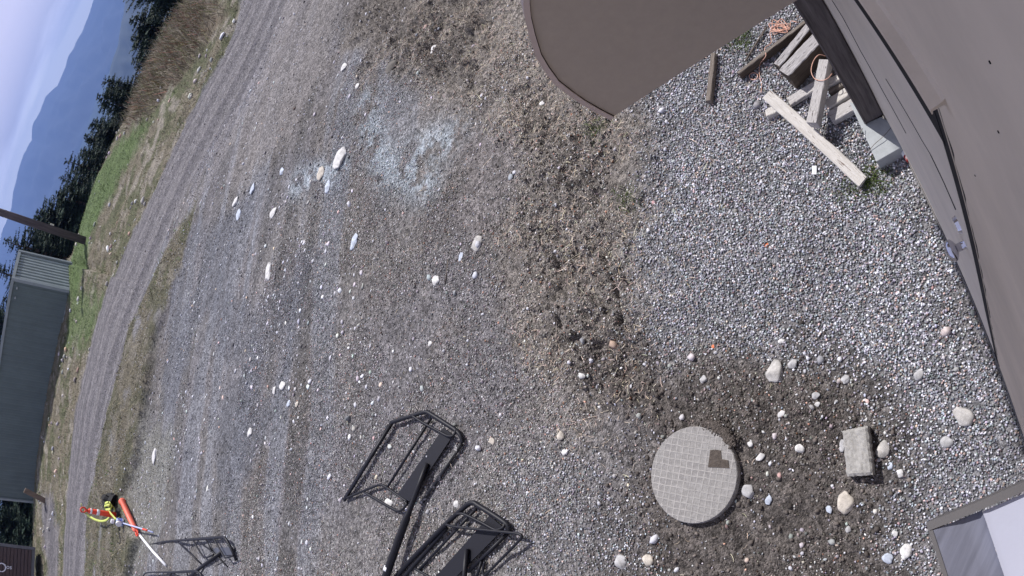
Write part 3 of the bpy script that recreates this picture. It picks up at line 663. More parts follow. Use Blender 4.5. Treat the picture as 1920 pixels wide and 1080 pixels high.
    q = np.array([(Vector(W(a, b_, .045)))[:2] for a, b_ in zip(px, py)]); o = scatter('dirt_overlap', q[:, 0], q[:, 1], rng.uniform(.006, .016, n), np.array((.085, .072, .064))[None] * np.exp(rng.normal(0, .25, n))[:, None], ICO, .3, .8, z=np.full(n, .040))
    o.parent = root; o.matrix_parent_inverse = (Matrix.Translation((LID[0], LID[1], 0)) @ Matrix.Rotation(root.rotation_euler.z, 4, 'Z')).inverted()
lid()

# ------------------------------------------------------------------ black tubular frames
def Wz(t): return W(t[0], t[1], t[2] if len(t) > 2 else .05)
def tf0(name, pts, r, root, z=.05, curve=True, m=None, flat=None, sides=10):
    P = [W(p[0], p[1], p[2] if len(p) > 2 else z) for p in pts]
    if curve and len(P) > 2: P = catmull(P, 5)
    if isinstance(r, (list, tuple)) and len(r) != len(P): r = list(np.interp(np.linspace(0, 1, len(P)), np.linspace(0, 1, len(r)), r))
    return tubeobj(name, P, r, m or M_blk, root, sides, flat)
def plate0(name, q, z, th, root, m=None, zs=None):
    zs = zs or [z] * len(q); P = [W(*p, zz) - root.location for p, zz in zip(q, zs)]; bm = bmesh.new()
    a = [bm.verts.new(p + Vector((0, 0, th / 2))) for p in P]; b = [bm.verts.new(p - Vector((0, 0, th / 2))) for p in P]; k = len(P)
    bm.faces.new(a); bm.faces.new(b[::-1])
    for i in range(k): bm.faces.new((a[i], b[i], b[(i+1) % k], a[(i+1) % k]))
    bmesh.ops.recalc_face_normals(bm, faces=bm.faces); return bmobj(name, bm, m or M_blk, root)
def frames():
    def tf(name, pts, r, root, z=.05, **k):
        q = .5 if pts[0][0] > 600 else .42
        pts = [(p[0], p[1], .012 + q * (p[2] if len(p) > 2 else z)) for p in pts]; g = 1.18 if pts[0][0] > 600 else .8
        return tf0(name, pts, [v * g for v in r] if isinstance(r, list) else r * g, root, z, **k)
    def plate(name, q, z, th, root, m=None): return plate0(name, q, .012 + z * .5, th, root, m)
    c = W(760, 860); r = empty('tubular_frame', (c.x, c.y, 0)); G = 'black tubular frames lying in the yard'
    tag(r, 'black tubular frame, upper of the two nearest, with a long dark pole', 'frame', G)
    tf('flat_rail', [(645,938,.03),(735,792,.07)], .017, r, flat=(1.1, .7), sides=4)
    tf('bent_tube', [(735,792,.08),(755,785,.08),(772,780,.08),(791,774,.08),(801,773,.08),(812,779,.08),(834,793,.07),(855,807,.06),(864,818,.05),(868,830,.03)], .014, r)
    tf('side_rail', [(866,832,.025),(828,888,.025),(789,944,.025)], .012, r, curve=False, m=mat('worn_black_paint', (.014, .014, .018), .5, wear=(16, .57, (.36, .35, .36)), spec=.5))
    tf('arm_loop', [(772,779,.10),(786,788,.10),(801,797,.10),(820,807,.10),(836,816,.10),(846,818,.10),(852,814,.09),(855,806,.08)], .008, r)
    tf('cross_bar', [(808,785,.055),(726,914,.04)], .009, r)
    plate('centre_plate', [(832,802),(850,816),(768,940),(746,927)], .055, .008, r)
    tf('lower_bar', [(645,936,.03),(680,921,.035),(705,911,.04),(715,909,.04),(725,914,.04),(745,928,.04),(764,941,.04)], .009, r)
    tf('lower_loop', [(682,922,.03),(709,938,.03),(737,954,.03),(748,958,.03),(756,954,.03),(764,944,.04)], .009, r)
    tf('pole', [(801,869,.09),(784,915,.11),(766,962,.13),(762,972,.135),(744,1022,.15),(722,1085,.17),(700,1140,.19)], [.015, .016, .018, .026, .026, .028, .028], r, curve=False, sides=14)
    tf('white_band', [(728.5,1063,.163),(726.5,1070,.165)], .0295, r, curve=False, m=mat('white_tape', (.75, .75, .8), .5, noise=(20, .05)), sides=14)
    tf('bolt', [(800,856,.062),(800.6,856.2,.068)], .006, r, m=mat('bolt_zinc', (.7, .7, .75), .4, .5, noise=(20, .05)))
    c = W(880, 1040); r = empty('tubular_frame', (c.x, c.y, 0)); tag(r, 'black tubular frame, lower of the two nearest, cut by the bottom edge', 'frame', G)
    tf('bent_tube', [(700,1135,.05),(744,1080,.05),(778,1042,.06),(837,982,.08),(872,950,.08),(880,944,.08),(889,943,.08),(897,948,.08),(920,962,.08),(944,978,.07),(953,987,.06),(955,1000,.05)], .0155, r)
    tf('inner_rail', [(716,1135,.03),(759,1080,.03),(800,1033,.03),(838,990,.04)], .013, r)
    tf('cross_bar', [(893,954,.055),(855,994,.05),(786,1068,.03)], .009, r, curve=False)
    plate('centre_plate', [(918,967),(946,990),(850,1087),(818,1080)], .05, .008, r)
    tf('arm_loop', [(856,964,.11),(870,964,.11),(903,980,.11),(925,992,.11),(935,993,.11),(944,988,.10),(947,980,.08)], .008, r)
    tf('front_loop', [(836,983,.12),(850,987,.13),(900,993,.13),(950,998,.13),(972,1001,.13),(978,1006,.13),(973,1014,.12),(943,1045,.07),(912,1076,.04),(907,1076,.04),(906,1067,.04),(909,1053,.04)], .008, r)
    tf('side_rail', [(951,1001,.04),(878,1072,.03)], .011, r)
    tf('pole', [(875,1029,.09),(871,1082,.11),(868,1140,.13)], .015, r, curve=False, sides=14)
    tf('stay', [(903,1053,.04),(893,1085,.04)], .009, r)
    tf('lower_bar', [(778,1066,.03),(802,1080,.03),(830,1096,.03)], .009, r)
    c = W(400, 1040); r = empty('tubular_frame', (c.x, c.y, 0)); tag(r, 'far black tubular frame with a diagonal pole, near the orange tubes', 'frame', G)
    tf('bent_tube', [(282,1020,.03),(312,1015,.08),(340,1013,.14),(367,1011,.18),(395,1009,.20),(416,1007.5,.2),(423,1010,.2),(428,1018,.18),(436,1034,.12),(443,1051,.04)], [.008, .018, .022, .026, .026, .024, .022, .022, .022, .022], r)
    tf('cross_bar', [(333,1016,.14),(379,1059,.08)], .014, r)
    tf('arm_loop', [(362,1013,.2),(379,1041,.2),(385,1045,.2),(391,1044,.2),(400,1040,.18)], .014, r)
    tf('brace', [(369,1013,.2),(399,1035,.12),(428,1063,.03)], .014, r, curve=False)
    tf('brace', [(387,1013,.2),(399,1036,.12)], .012, r)
    tf('arm_loop', [(401,1010,.22),(410,1026,.22),(419,1042,.22),(424,1046,.22),(438,1041,.18)], .013, r)
    plate('centre_plate', [(397,1027),(436,1026),(440,1040),(405,1042)], .06, .01, r, m=mat('dusty_black', (.06, .065, .085), .45, noise=(6, .2), spec=.5))
    tf('pole', [(415,1036,.10),(384,1058,.14),(354,1082,.18),(330,1100,.2)], .030, r, curve=False)
    tf('prop', [(424,1051,.03),(400,1064,.03)], [.018, .006], r)
    c = W(330, 1080); r = empty('tubular_frame', (c.x, c.y, 0)); tag(r, 'leftmost black tubular frame, only its top rail showing at the bottom edge', 'frame', G)
    tf('bent_tube', [(262,1092,.1),(268,1081,.16),(275,1074,.18),(300,1073,.2),(324,1073,.2),(345,1072,.2),(363,1071,.2),(372,1073,.2),(378,1080,.18),(382,1092,.14)], [.014,.014,.015,.015,.022,.024,.024,.022,.02,.02], r)
    tf('brace', [(324,1073,.2),(314,1084,.1)], .013, r); tf('brace', [(324,1073,.2),(338,1086,.1)], .013, r); tf('brace', [(350,1073,.2),(353,1082,.15)], .013, r)
frames()

# ------------------------------------------------------------------ timber by the building
def board(p0, p1, w, th, z, m, label, name='board', group='old boards and timbers by the post', m2=None, z2=None):
    a, b = W(*p0, z), W(*p1, z if z2 is None else z2); c = (a + b) / 2; d = b - a; L = d.length
    bm = bmesh.new(); n = 14; rr = random.Random(int(p0[0] * 7 + p1[1])); ring = []
    for i in range(n + 1):
        t = -L / 2 + L * i / n; jw = 1 + rr.uniform(-.04, .04); e = .004
        if i in (0, n): jw *= .96
        xs = [(-w/2*jw + e, 0), (w/2*jw - e, 0), (w/2*jw, -e), (w/2*jw, -th + e), (w/2*jw - e, -th), (-w/2*jw + e, -th), (-w/2*jw, -th + e), (-w/2*jw, -e)]
        ring.append([bm.verts.new((t + (rr.uniform(-.006, .006) if i in (0, n) else 0), x, zz + rr.uniform(-.0012, .0012))) for x, zz in xs])
    for i in range(n):
        for k in range(8): bm.faces.new((ring[i][k], ring[i+1][k], ring[i+1][(k+1) % 8], ring[i][(k+1) % 8]))
    bm.faces.new(ring[0]); bm.faces.new(ring[-1][::-1]); bmesh.ops.recalc_face_normals(bm, faces=bm.faces)
    o = bmobj(name, bm, m, loc=c)
    if m2:
        o.data.materials.append(m2)
        for p in o.data.polygons:
            if abs(p.normal.z) < .5: p.material_index = 1
    o.rotation_euler = (0, -math.atan2(d.z, math.hypot(d.x, d.y)), math.atan2(d.y, d.x)); tag(o, label, 'board', group); return o
def timbers():
    board((1437,176),(1617,340), .068, .022, .085, M_wood2, 'long pale plank running diagonally below the timber pile', 'plank', z2=.045)
    board((1545,110),(1521,229), .060, .07, .150, M_wood, 'thick weathered grey timber lying upright with an orange cord looped round it', 'timber')
    board((1478,190),(1532,157), .058, .03, .050, M_wood, 'grey board passing under the thick upright timber')
    board((1436,212),(1462,199), .050, .05, .045, M_wood2, 'short pale board end poking out beneath the long diagonal plank')
    board((1550,196),(1612,154), .055, .05, .070, M_wood2, 'pale cracked board beside the post, above the flat grey one')
    board((1556,219),(1626,180), .072, .045, .060, M_wood, 'flat wide grey board nearest the concrete pad')
    board((1550,155),(1592,133), .040, .05, .095, M_wood2, 'whitish board end at the top of the small stack by the post')
    board((1553,171),(1598,147), .026, .05, .075, M_wood3, 'thin dark board sandwiched in the small stack by the post')
    board((1456,122),(1530,30), .048, .13, .155, M_tie, 'cracked grey timber, left of the pair of heavy ties', 'timber', m2=M_tieside)
    board((1470,136),(1562,38), .082, .14, .160, M_tie, 'heavy cracked tie with a dark brown side, right of the pair', 'timber', m2=M_tieside)
    board((1383,137),(1512,38), .026, .06, .075, M_wood3, 'long narrow dark plank on its edge left of the heavy ties', 'plank', m2=M_tieside)
    board((1436,50),(1397,113), .012, .012, .035, M_wood3, 'thin brown stick lying left of the long dark plank', 'stick')
    board((1337,99),(1327,189), .034, .045, .055, M_wood3, 'short split wooden stake lying alone at the edge of the awning', 'stake')
    o = board((1450,505+0),(1451,506), .01, .01, .01, M_wood3, 'x') if False else None
    P = [W(840, 487, .02), W(838, 508, .02), W(834, 532, .02)]; o = tubeobj('stick', P, .005, M_wood3); tag(o, 'short dark stick beside the isolated white stone', 'stick')
    cm = mat('orange_cord', (.66, .38, .29), .6, noise=(40, .15)); 
    pts = []; rr = random.Random(5)
    for i in range(26):
        a = i * 1.9 + rr.uniform(-.6, .6); q = rr.uniform(.25, 1.15); pts.append((1462 + 19 * q * math.cos(a), 51 + 15 * q * math.sin(a), .03 + .02 * rr.random()))
    pts = [(1495,42,.05),(1483,40,.04)] + pts + [(1444,62,.03),(1446,80,.03),(1434,90,.05),(1436,105,.08),(1425,120,.03),(1424,140,.02),(1428,158,.02),(1427,174,.03)]
    o = tubeobj('cord', catmull([W(*p) for p in pts], 4), .0022, cm, sides=6); tag(o, 'orange cord tangled in a nest and trailing down past the dark plank', 'cord')
    ring = [(1413 + 8 * math.cos(t), 143 + 6.5 * math.sin(t), .02) for t in np.linspace(0, 6.5, 12)]
    o = tubeobj('cord', catmull([W(*p) for p in ring], 3), .0022, cm, sides=6); tag(o, 'small orange ring of cord on the gravel beside the trailing cord', 'cord')
    ring = [(1548,105,.13),(1535,103,.16),(1525,115,.158),(1521,133,.158),(1527,147,.158),(1540,151,.158),(1552,147,.158),(1560,138,.12)]
    o = tubeobj('cord', catmull([W(*p) for p in ring], 5), .0022, cm, sides=6); tag(o, 'orange cord looped around the thick upright timber', 'cord')
timbers()
# wire scrap on the plank
def scrap():
    P = [W(1523, 311, .01), W(1531, 311, .02), W(1531, 327, .012), W(1523, 327, .018)]; c = sum(P, Vector()) / 4; c.z = zat(c.x, c.y) + .016
    bm = bmesh.new(); a = [bm.verts.new(Vector((p.x - c.x, p.y - c.y, (p.z - .015)))) for p in P]; d = [bm.verts.new(v.co - Vector((0, 0, .0015))) for v in a]; bm.faces.new(a); bm.faces.new(d[::-1])
    for i in range(4): bm.faces.new((a[i], d[i], d[(i+1) % 4], a[(i+1) % 4]))
    o = bmobj('paper_scrap', bm, mat('white_paper', (.78, .78, .8), .7, noise=(30, .05)), loc=c); tag(o, 'small white rectangular paper scrap on the gravel below the long plank', 'paper')
    for pts, lab in (([(1618,240,.11),(1613,252,.12),(1614,268,.10),(1624,284,.08)], 'short dark bramble stem hanging at the left edge of the concrete pad'), ([(1672,238,.11),(1656,256,.115),(1640,270,.11),(1628,284,.10)], 'thin dark bramble stem lying across the concrete pad'), ([(1478,186,.05),(1465,205,.075),(1455,222,.05),(1450,238,.03)], 'brown stem draped over the upper end of the long pale plank')):
        o = tubeobj('bramble_stem', catmull([W(*p) for p in pts], 5), .0016, M_wood3, sides=5); tag(o, lab, 'stem')
scrap()
def wire():
    pts = [(1545,258,.07),(1560,266,.08),(1580,270,.075),(1605,266,.06),(1640,270,.05),(1660,284,.03)]
    o = tubeobj('wire', catmull([W(*p) for p in pts], 4), .0022, M_gapshade, sides=5); tag(o, 'thin dark bramble stem trailing across the long pale plank', 'stem')
wire()

# ------------------------------------------------------------------ building
def wallbox(name, a0, a1, o0, o1, z0, z1, m, parent, bevel=0):
    bm = bmesh.new(); v = []
    for z in (z0, z1):
        for a, o in ((a0, o0), (a1, o0), (a1, o1), (a0, o1)): v.append(bm.verts.new(onwall(a, o, z) - parent.location))
    for f in ((0,1,2,3), (7,6,5,4), (0,4,5,1), (1,5,6,2), (2,6,7,3), (3,7,4,0)): bm.faces.new([v[i] for i in f])
    bmesh.ops.recalc_face_normals(bm, faces=bm.faces); return bmobj(name, bm, m, parent, bevel)
def wallpix(px, py, o):
    """the point of the vertical plane at offset o from the camera's foot seen at a pixel"""
    r = ray((px, py)); n = r[0] * WN[0] + r[1] * WN[1]; t = o / n; p = np.array([0, 0, H]) + r * t
    return p[0] * WD[0] + p[1] * WD[1], p[2]
OW = -.096
def building():
    b = empty('building', onwall(1.0, OW - 2, 0)); tag(b, 'beige clad building with a flush door, seen steeply from its wall', 'building')
    dtop = 2.25; a0 = .468
    def base(z): return a0 + .006 * math.sin(z * 2.1 + .6) - .035 * max(0, .75 - z)
    def strip(name, fa, fb, o, z0, z1, m, n=200, back=.012):
        bm = bmesh.new(); A = []; B = []; A2 = []; B2 = []
        for i in range(n + 1):
            z = z0 + (z1 - z0) * i / n
            A.append(bm.verts.new(onwall(fa(z), o, z) - b.location)); B.append(bm.verts.new(onwall(fb(z), o, z) - b.location)); A2.append(bm.verts.new(onwall(fa(z), o - back, z) - b.location)); B2.append(bm.verts.new(onwall(fb(z), o - back, z) - b.location))
        for i in range(n):
            for P, Q in ((A, B), (B, B2), (B2, A2), (A2, A)): bm.faces.new((P[i], Q[i], Q[i+1], P[i+1]))
        bm.faces.new((A[0], B[0], B2[0], A2[0])); bm.faces.new((A[n], B[n], B2[n], A2[n]))
        bmesh.ops.recalc_face_normals(bm, faces=bm.faces); return bmobj(name, bm, m, b)
    wav = lambda z: base(z) - .026 + .0042 * math.sin(z * 29 + 1.5 * math.sin(z * 9)) + .0016 * math.sin(z * 71)
    # cladding on the camera's side of the door, its cut edge wavy
    strip('cladding', lambda z: -3, wav, OW + .0012, .03, dtop + .055, M_wall)
    wallbox('cladding', -3, 7.5, OW - .012, OW + .0012, dtop + .055, 5.2, M_wall, b)
    wallbox('cladding', a0 + 1.12, 7.5, OW - .012, OW + .0004, .034, dtop + .04, M_door, b)
    strip('wavy_gap', lambda z: wav(z) + .0003, lambda z: base(z) - .0135, OW - .0004, .03, dtop + .03, M_gapshade)
    strip('jamb', lambda z: base(z) - .013, lambda z: base(z) - .009, OW + .0006, .03, dtop + .03, M_wall)
    strip('door_gap', lambda z: base(z) - .0088, lambda z: base(z) + .044 - .014 * max(0, z - 1.2), OW - .0003, .03, dtop + .02, M_gapshade)
    wallbox('wall_core', -3, 7.5, OW - 4, OW - .02, .0, 5.2, M_gapshade, b)
    wallbox('roof', -3.3, 7.8, OW - 4.2, OW + .02, 5.2, 5.32, M_trim, b); wallbox('wall_shade_slab', 2.05, 7.8, OW + .0205, OW + 1.04, 5.2, 5.32, M_trim, b); wallbox('wall_shade_slab', 2.32, 7.8, OW + 1.041, OW + 1.86, 5.2, 5.32, M_trim, b)  # unseen porch slabs, added to shade the wall, notched to spare the box
    d = strip('door', lambda z: base(z) + .0445 - .014 * max(0, z - 1.2), lambda z: a0 + 1.115, OW + .0003, .034, dtop + .01, M_door, 60); d['label'] = 'flush beige metal door with thin creases'
    for pts, th in (([(1661,148),(1690,196),(1710,230),(1728,262),(1745,290),(1768,338),(1792,392)], .0011), ([(1560,0),(1580,32),(1614,96),(1655,170),(1699,250)], .0016), ([(1745,290),(1770,342),(1792,393)], .0018)):
        tubeobj('crease', [onwall(*(lambda q: (q[0], OW + .0008, q[1]))(wallpix(px, py, OW + .0008))) for px, py in pts], th, M_gapshade, b, 5)
    wallbox('threshold', a0 - .7, a0 + 2.4, OW - .02, OW + .006, .0, .016, M_trim, b)
    wallbox('threshold_lip', a0 - .7, a0 + 2.4, OW - .02, OW + .0035, .0205, .031, M_trim, b)
    wallbox('seam', a0 - .7, a0 + 2.4, OW - .02, OW + .002, .0155, .036, M_gapshade, b)
    # head flashing over the door, its near end cut at a slant
    bm = bmesh.new(); prof = [(.0012, 2.322), (.006, 2.318), (.0215, 2.314), (.0225, 2.311), (.0225, 2.303), (.021, 2.303), (.020, 2.309), (.0012, 2.309)]
    e0 = [bm.verts.new(onwall(a0 - .078, OW + o, z) - b.location) for o, z in prof]; e1 = [bm.verts.new(onwall(a0 + 2.9, OW + o, z) - b.location) for o, z in prof]
    k = len(prof)
    for i in range(k): bm.faces.new((e0[i], e0[(i+1) % k], e1[(i+1) % k], e1[i]))
    bm.faces.new(e0); bm.faces.new(e1[::-1]); bmesh.ops.recalc_face_normals(bm, faces=bm.faces); bmobj('head_flashing', bm, M_flash, b)
    wallbox('head_shadow', a0 + .012, a0 + 2.9, OW - .002, OW + .0009, 2.035, 2.3, M_gapshade, b)  # dark strip across the door top, painted shadow of the flashing
    # screws in the cladding
    for px, py in ((1697, 77), (1825, 331), (1867, 250), (1850, 120)):
        a, z = wallpix(px, py, OW + .004); bm = bmesh.new(); bmesh.ops.create_cone(bm, cap_ends=True, segments=8, radius1=.0016, radius2=.0013, depth=.001, matrix=Matrix.Translation(onwall(a, OW + .0015, z) - b.location) @ Vector((*WN, 0)).to_track_quat('Z', 'Y').to_matrix().to_4x4()); bmobj('screw', bm, M_gapshade, b)
    # door knob: disc, neck and knob
    a, z = a0 + .11, 1.27
    k = empty('knob_dummy', (0, 0, 0)); bpy.data.objects.remove(k)
    rot = Vector((*WN, 0)).to_track_quat('Z', 'Y').to_matrix().to_4x4(); bm = bmesh.new(); prof = [(0, 0), (.016, 0), (.017, .005), (.012, .008), (.0115, .030), (.020, .033), (.030, .040), (.032, .050), (.026, .060), (0, .066)]; N = 28; prev = None
    for r, h in prof:
        cur = [bm.verts.new((r * math.cos(2*math.pi*i/N), r * math.sin(2*math.pi*i/N), h)) for i in range(N)] if r else [bm.verts.new((0, 0, h))]
        if prev:
            for i in range(N):
                q = [prev[i % len(prev)], prev[(i+1) % len(prev)], cur[(i+1) % len(cur)], cur[i % len(cur)]]; q2 = []
                for v in q:
                    if v not in q2: q2.append(v)
                bm.faces.new(q2)
        prev = cur
    bmesh.ops.recalc_face_normals(bm, faces=bm.faces)
    bmesh.ops.transform(bm, matrix=Matrix.Translation(onwall(a, OW - .006, z) - b.location) @ rot, verts=bm.verts); kn = bmobj('knob', bm, M_chrome, b, smooth=True)
    bm = bmesh.new(); bmesh.ops.create_cone(bm, cap_ends=True, segments=24, radius1=.026, radius2=.022, depth=.016, matrix=Matrix.Translation(onwall(a + .01, OW + .002, z + .13) - b.location) @ rot); bmobj('deadbolt', bm, M_chrome, b, smooth=False)
    return a0
A0 = building()
def post_and_pad():
    p = empty('post', (*(onwall(1.80, -.03, 0))[:2], .10)); bx = onwall(1.80, -.040, 0)
    bm = bmesh.new(); s = .108; n = 30; ring = []
    for i in range(n + 1):
        z = .10 + 4.9 * i / n; ring.append([])
        for a, o in ((-1, -1), (1, -1), (1, 1), (-1, 1)):
            for k, (da, do) in enumerate(((.07, 0), (0, .07)) if a * o > 0 else ((0, .07), (.07, 0))):
                q = onwall(1.80 + (a - a * da * 2) * s / 2, -.040 + (o - o * do * 2) * s / 2, z); ring[-1].append(bm.verts.new(q - p.location))
    m = len(ring[0])
    for i in range(n):
        for k in range(m): bm.faces.new((ring[i][k], ring[i][(k+1) % m], ring[i+1][(k+1) % m], ring[i+1][k]))
    bm.faces.new(ring[0]); bm.faces.new(ring[-1]); bmesh.ops.recalc_face_normals(bm, faces=bm.faces); bpy.data.objects.remove(p)
    o = bmobj('timber_post', bm, M_post, loc=(bx.x, bx.y, .10))
    off = Vector((*onwall(1.80, -.03, 0)[:2], .10)) - o.location; o.data.transform(Matrix.Translation(off)); tag(o, 'dark square timber post standing on a concrete pad against the building', 'post')
    z = .095; P = [W(1592,190,z), W(1669,228,z), W(1697,272,z), W(1643,303,z)]
    c = sum(P, Vector()) / 4; bm = bmesh.new(); a = [bm.verts.new(q - c) for q in P]; d = [bm.verts.new(q - c - Vector((0, 0, .16))) for q in P]; bm.faces.new(a)
    for i in range(4): bm.faces.new((a[i], d[i], d[(i+1) % 4], a[(i+1) % 4]))
    bm.faces.new(d); bmesh.ops.recalc_face_normals(bm, faces=bm.faces); o = bmobj('concrete_pad', bm, M_conc, bevel=.004, loc=c); tag(o, 'smooth grey concrete pad under the dark timber post', 'pad')
    for pts in ([(1618,243),(1616,252),(1619,262)], [(1672,236),(1655,256),(1638,276)]):
        pass
    # red and white cup
    c = W(1703, 292, .0); q = empty('paper_cup', (c.x, c.y, 0)); tag(q, 'small red and white paper cup lying against the wall by the pad', 'cup')
    dirv = Vector((*(WD * -1), 0)); N = 20
    def cyl(name, t0, t1, r0, r1, m):
        a = c + dirv * t0; b2 = c + dirv * t1; return tubeobj(name, [Vector((a.x, a.y, .03)), Vector((b2.x, b2.y, .03))], [r0, r1], m, q, N)
    cyl('cup_body', -.02, .012, .030, .027, mat('white_card', (.75, .75, .74), .6, noise=(20, .05))); cyl('red_band', .0125, .045, .0265, .022, mat('red_card', (.45, .05, .04), .6, noise=(10, .2), wear=(30, .55, (.75, .75, .74)))); cyl('rim', -.025, -.0205, .033, .033, mat('card_rim', (.7, .7, .7), .6, noise=(10, .05)))
post_and_pad()

# ------------------------------------------------------------------ awning side (left of the building corner, close to the camera)
def awning():
    s = .40; aP = 3.36 * .8333 * s; z0 = H * (1 - s)
    pts = [(1145,222),(1118,208),(1090,192),(1062,172),(1040,155),(1020,128),(1005,103),(993,65),(985,32),(982,5),(984,-25)]
    prof = []
    for p in pts:
        r = ray(p); t = aP / (r[0] * WD[0] + r[1] * WD[1]); q = np.array([0, 0, H]) + r * t; prof.append((q[0] * WN[0] + q[1] * WN[1], q[2]))
    o0, zt = prof[-1]; prof += [(o0 - .06, zt + .05), (o0 - .16, zt + .085), (OW + .01, zt + .09)]
    inner = [(OW + .01, prof[0][1])]
    root = empty('awning', onwall(aP, OW, prof[0][1])); tag(root, 'brown barrel awning with a pale curved rim, hung over the yard', 'awning')
    def ext(name, pr, a0, a1, m, closed=True):
        bm = bmesh.new(); A = [bm.verts.new(onwall(a0, o, z) - root.location) for o, z in pr]; B = [bm.verts.new(onwall(a1, o, z) - root.location) for o, z in pr]; k = len(pr)
        f1 = bm.faces.new(A); f2 = bm.faces.new(B)
        for i in range(k): bm.faces.new((A[i], A[(i+1) % k], B[(i+1) % k], B[i]))
        bmesh.ops.recalc_face_normals(bm, faces=bm.faces); return bmobj(name, bm, m, root)
    ext('side_panel', inner + prof, aP, aP + .015, M_awn)
    th = .012   # rim: a band following the curve, standing a little proud of the side panel
    out = []; inn = []
    for i, (o, z) in enumerate(prof):
        p0 = prof[max(i - 1, 0)]; p1 = prof[min(i + 1, len(prof) - 1)]; t = np.array([p1[0] - p0[0], p1[1] - p0[1]]); t /= np.linalg.norm(t); nn = np.array([t[1], -t[0]])
        out.append((o + nn[0] * .002, z + nn[1] * .002)); inn.append((o - nn[0] * th, z - nn[1] * th))
    bm = bmesh.new()
    for a_ in (0,):
        rows = []
        for (oo, oz), (io, iz) in zip(out, inn): rows.append([bm.verts.new(onwall(a, o, z) - root.location) for a, o, z in ((aP - .006, oo, oz), (aP - .006, io, iz), (aP + 1.4, io, iz), (aP + 1.4, oo, oz))])
        for i in range(len(rows) - 1):
            for k in range(4): bm.faces.new((rows[i][k], rows[i][(k+1) % 4], rows[i+1][(k+1) % 4], rows[i+1][k]))
        bm.faces.new(rows[0]); bm.faces.new(rows[-1])
    bmesh.ops.recalc_face_normals(bm, faces=bm.faces); bmobj('curved_cover', bm, M_awnrim, root)
    # dark seam inside the rim
    tubeobj('seam', [onwall(aP - .001, o - 0, z) for o, z in inn], .0016, M_gapshade, root, 6)
awning()

# ------------------------------------------------------------------ galvanised box at the lower right
def steel_box():
    zt = 2.35; s = (H - zt) / H
    c = W(1900, 1060, zt); root = empty('steel_box', c); tag(root, 'pale galvanised steel box with a dark grey rim at the lower right corner', 'steel box')
    def pr(px, py, dz=0): return W(px, py, zt + dz) - root.location
    # local frame from the two visible edges
    P0 = W(1744, 981, zt); P1 = W(1925, 905, zt); P2 = W(1763, 1090, zt)
    e1 = (P1 - P0).normalized(); e2 = (P2 - P0); e2 = (e2 - e1 * e2.dot(e1)).normalized(); zz = Vector((0, 0, 1))
    def q(u, v, z): return P0 + e1 * u + e2 * v + zz * z - root.location
    U = (P1 - P0).length + .05; V = .45
    # top sheet with a raised, bent outer edge
    prof = [(.050, .0005), (.056, -.001), (U, .0)]
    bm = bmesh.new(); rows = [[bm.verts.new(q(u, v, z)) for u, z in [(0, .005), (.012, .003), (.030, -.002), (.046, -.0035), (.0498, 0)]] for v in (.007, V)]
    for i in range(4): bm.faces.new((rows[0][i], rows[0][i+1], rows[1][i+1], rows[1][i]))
    bmesh.ops.recalc_face_normals(bm, faces=bm.faces); bmobj('shaded_fold', bm, mat('zinc_painted_shade', (.13, .135, .175), .55, .1, stretch=(1, 14, 1), noise=(4, .35), bump=(90, .1, .001)), root, smooth=True)  # outer strip coloured darker, the shading along this edge painted in
    bm = bmesh.new(); rows = [[bm.verts.new(q(u, v, z)) for u, z in prof] for v in (.008, V)]
    for i in range(len(prof) - 1): bm.faces.new((rows[0][i], rows[0][i+1], rows[1][i+1], rows[1][i]))
    bmesh.ops.recalc_face_normals(bm, faces=bm.faces)
    o = bmobj('top_sheet', bm, M_galv, root, smooth=True)
    # sides
    bm = bmesh.new()
    for (u0, u1, v0, v1) in ((-.003, U, -.002, .006), (-.003, .001, .0065, V)):
        vs = [bm.verts.new(q(u, v, z)) for z in (.006, -.10) for u, v in ((u0, v0), (u1, v0), (u1, v1), (u0, v1))]
        for f in ((0,1,2,3), (7,6,5,4), (0,4,5,1), (1,5,6,2), (2,6,7,3), (3,7,4,0)): bm.faces.new([vs[i] for i in f])
    bmesh.ops.recalc_face_normals(bm, faces=bm.faces); bmobj('rim', bm, M_rim, root)
steel_box()

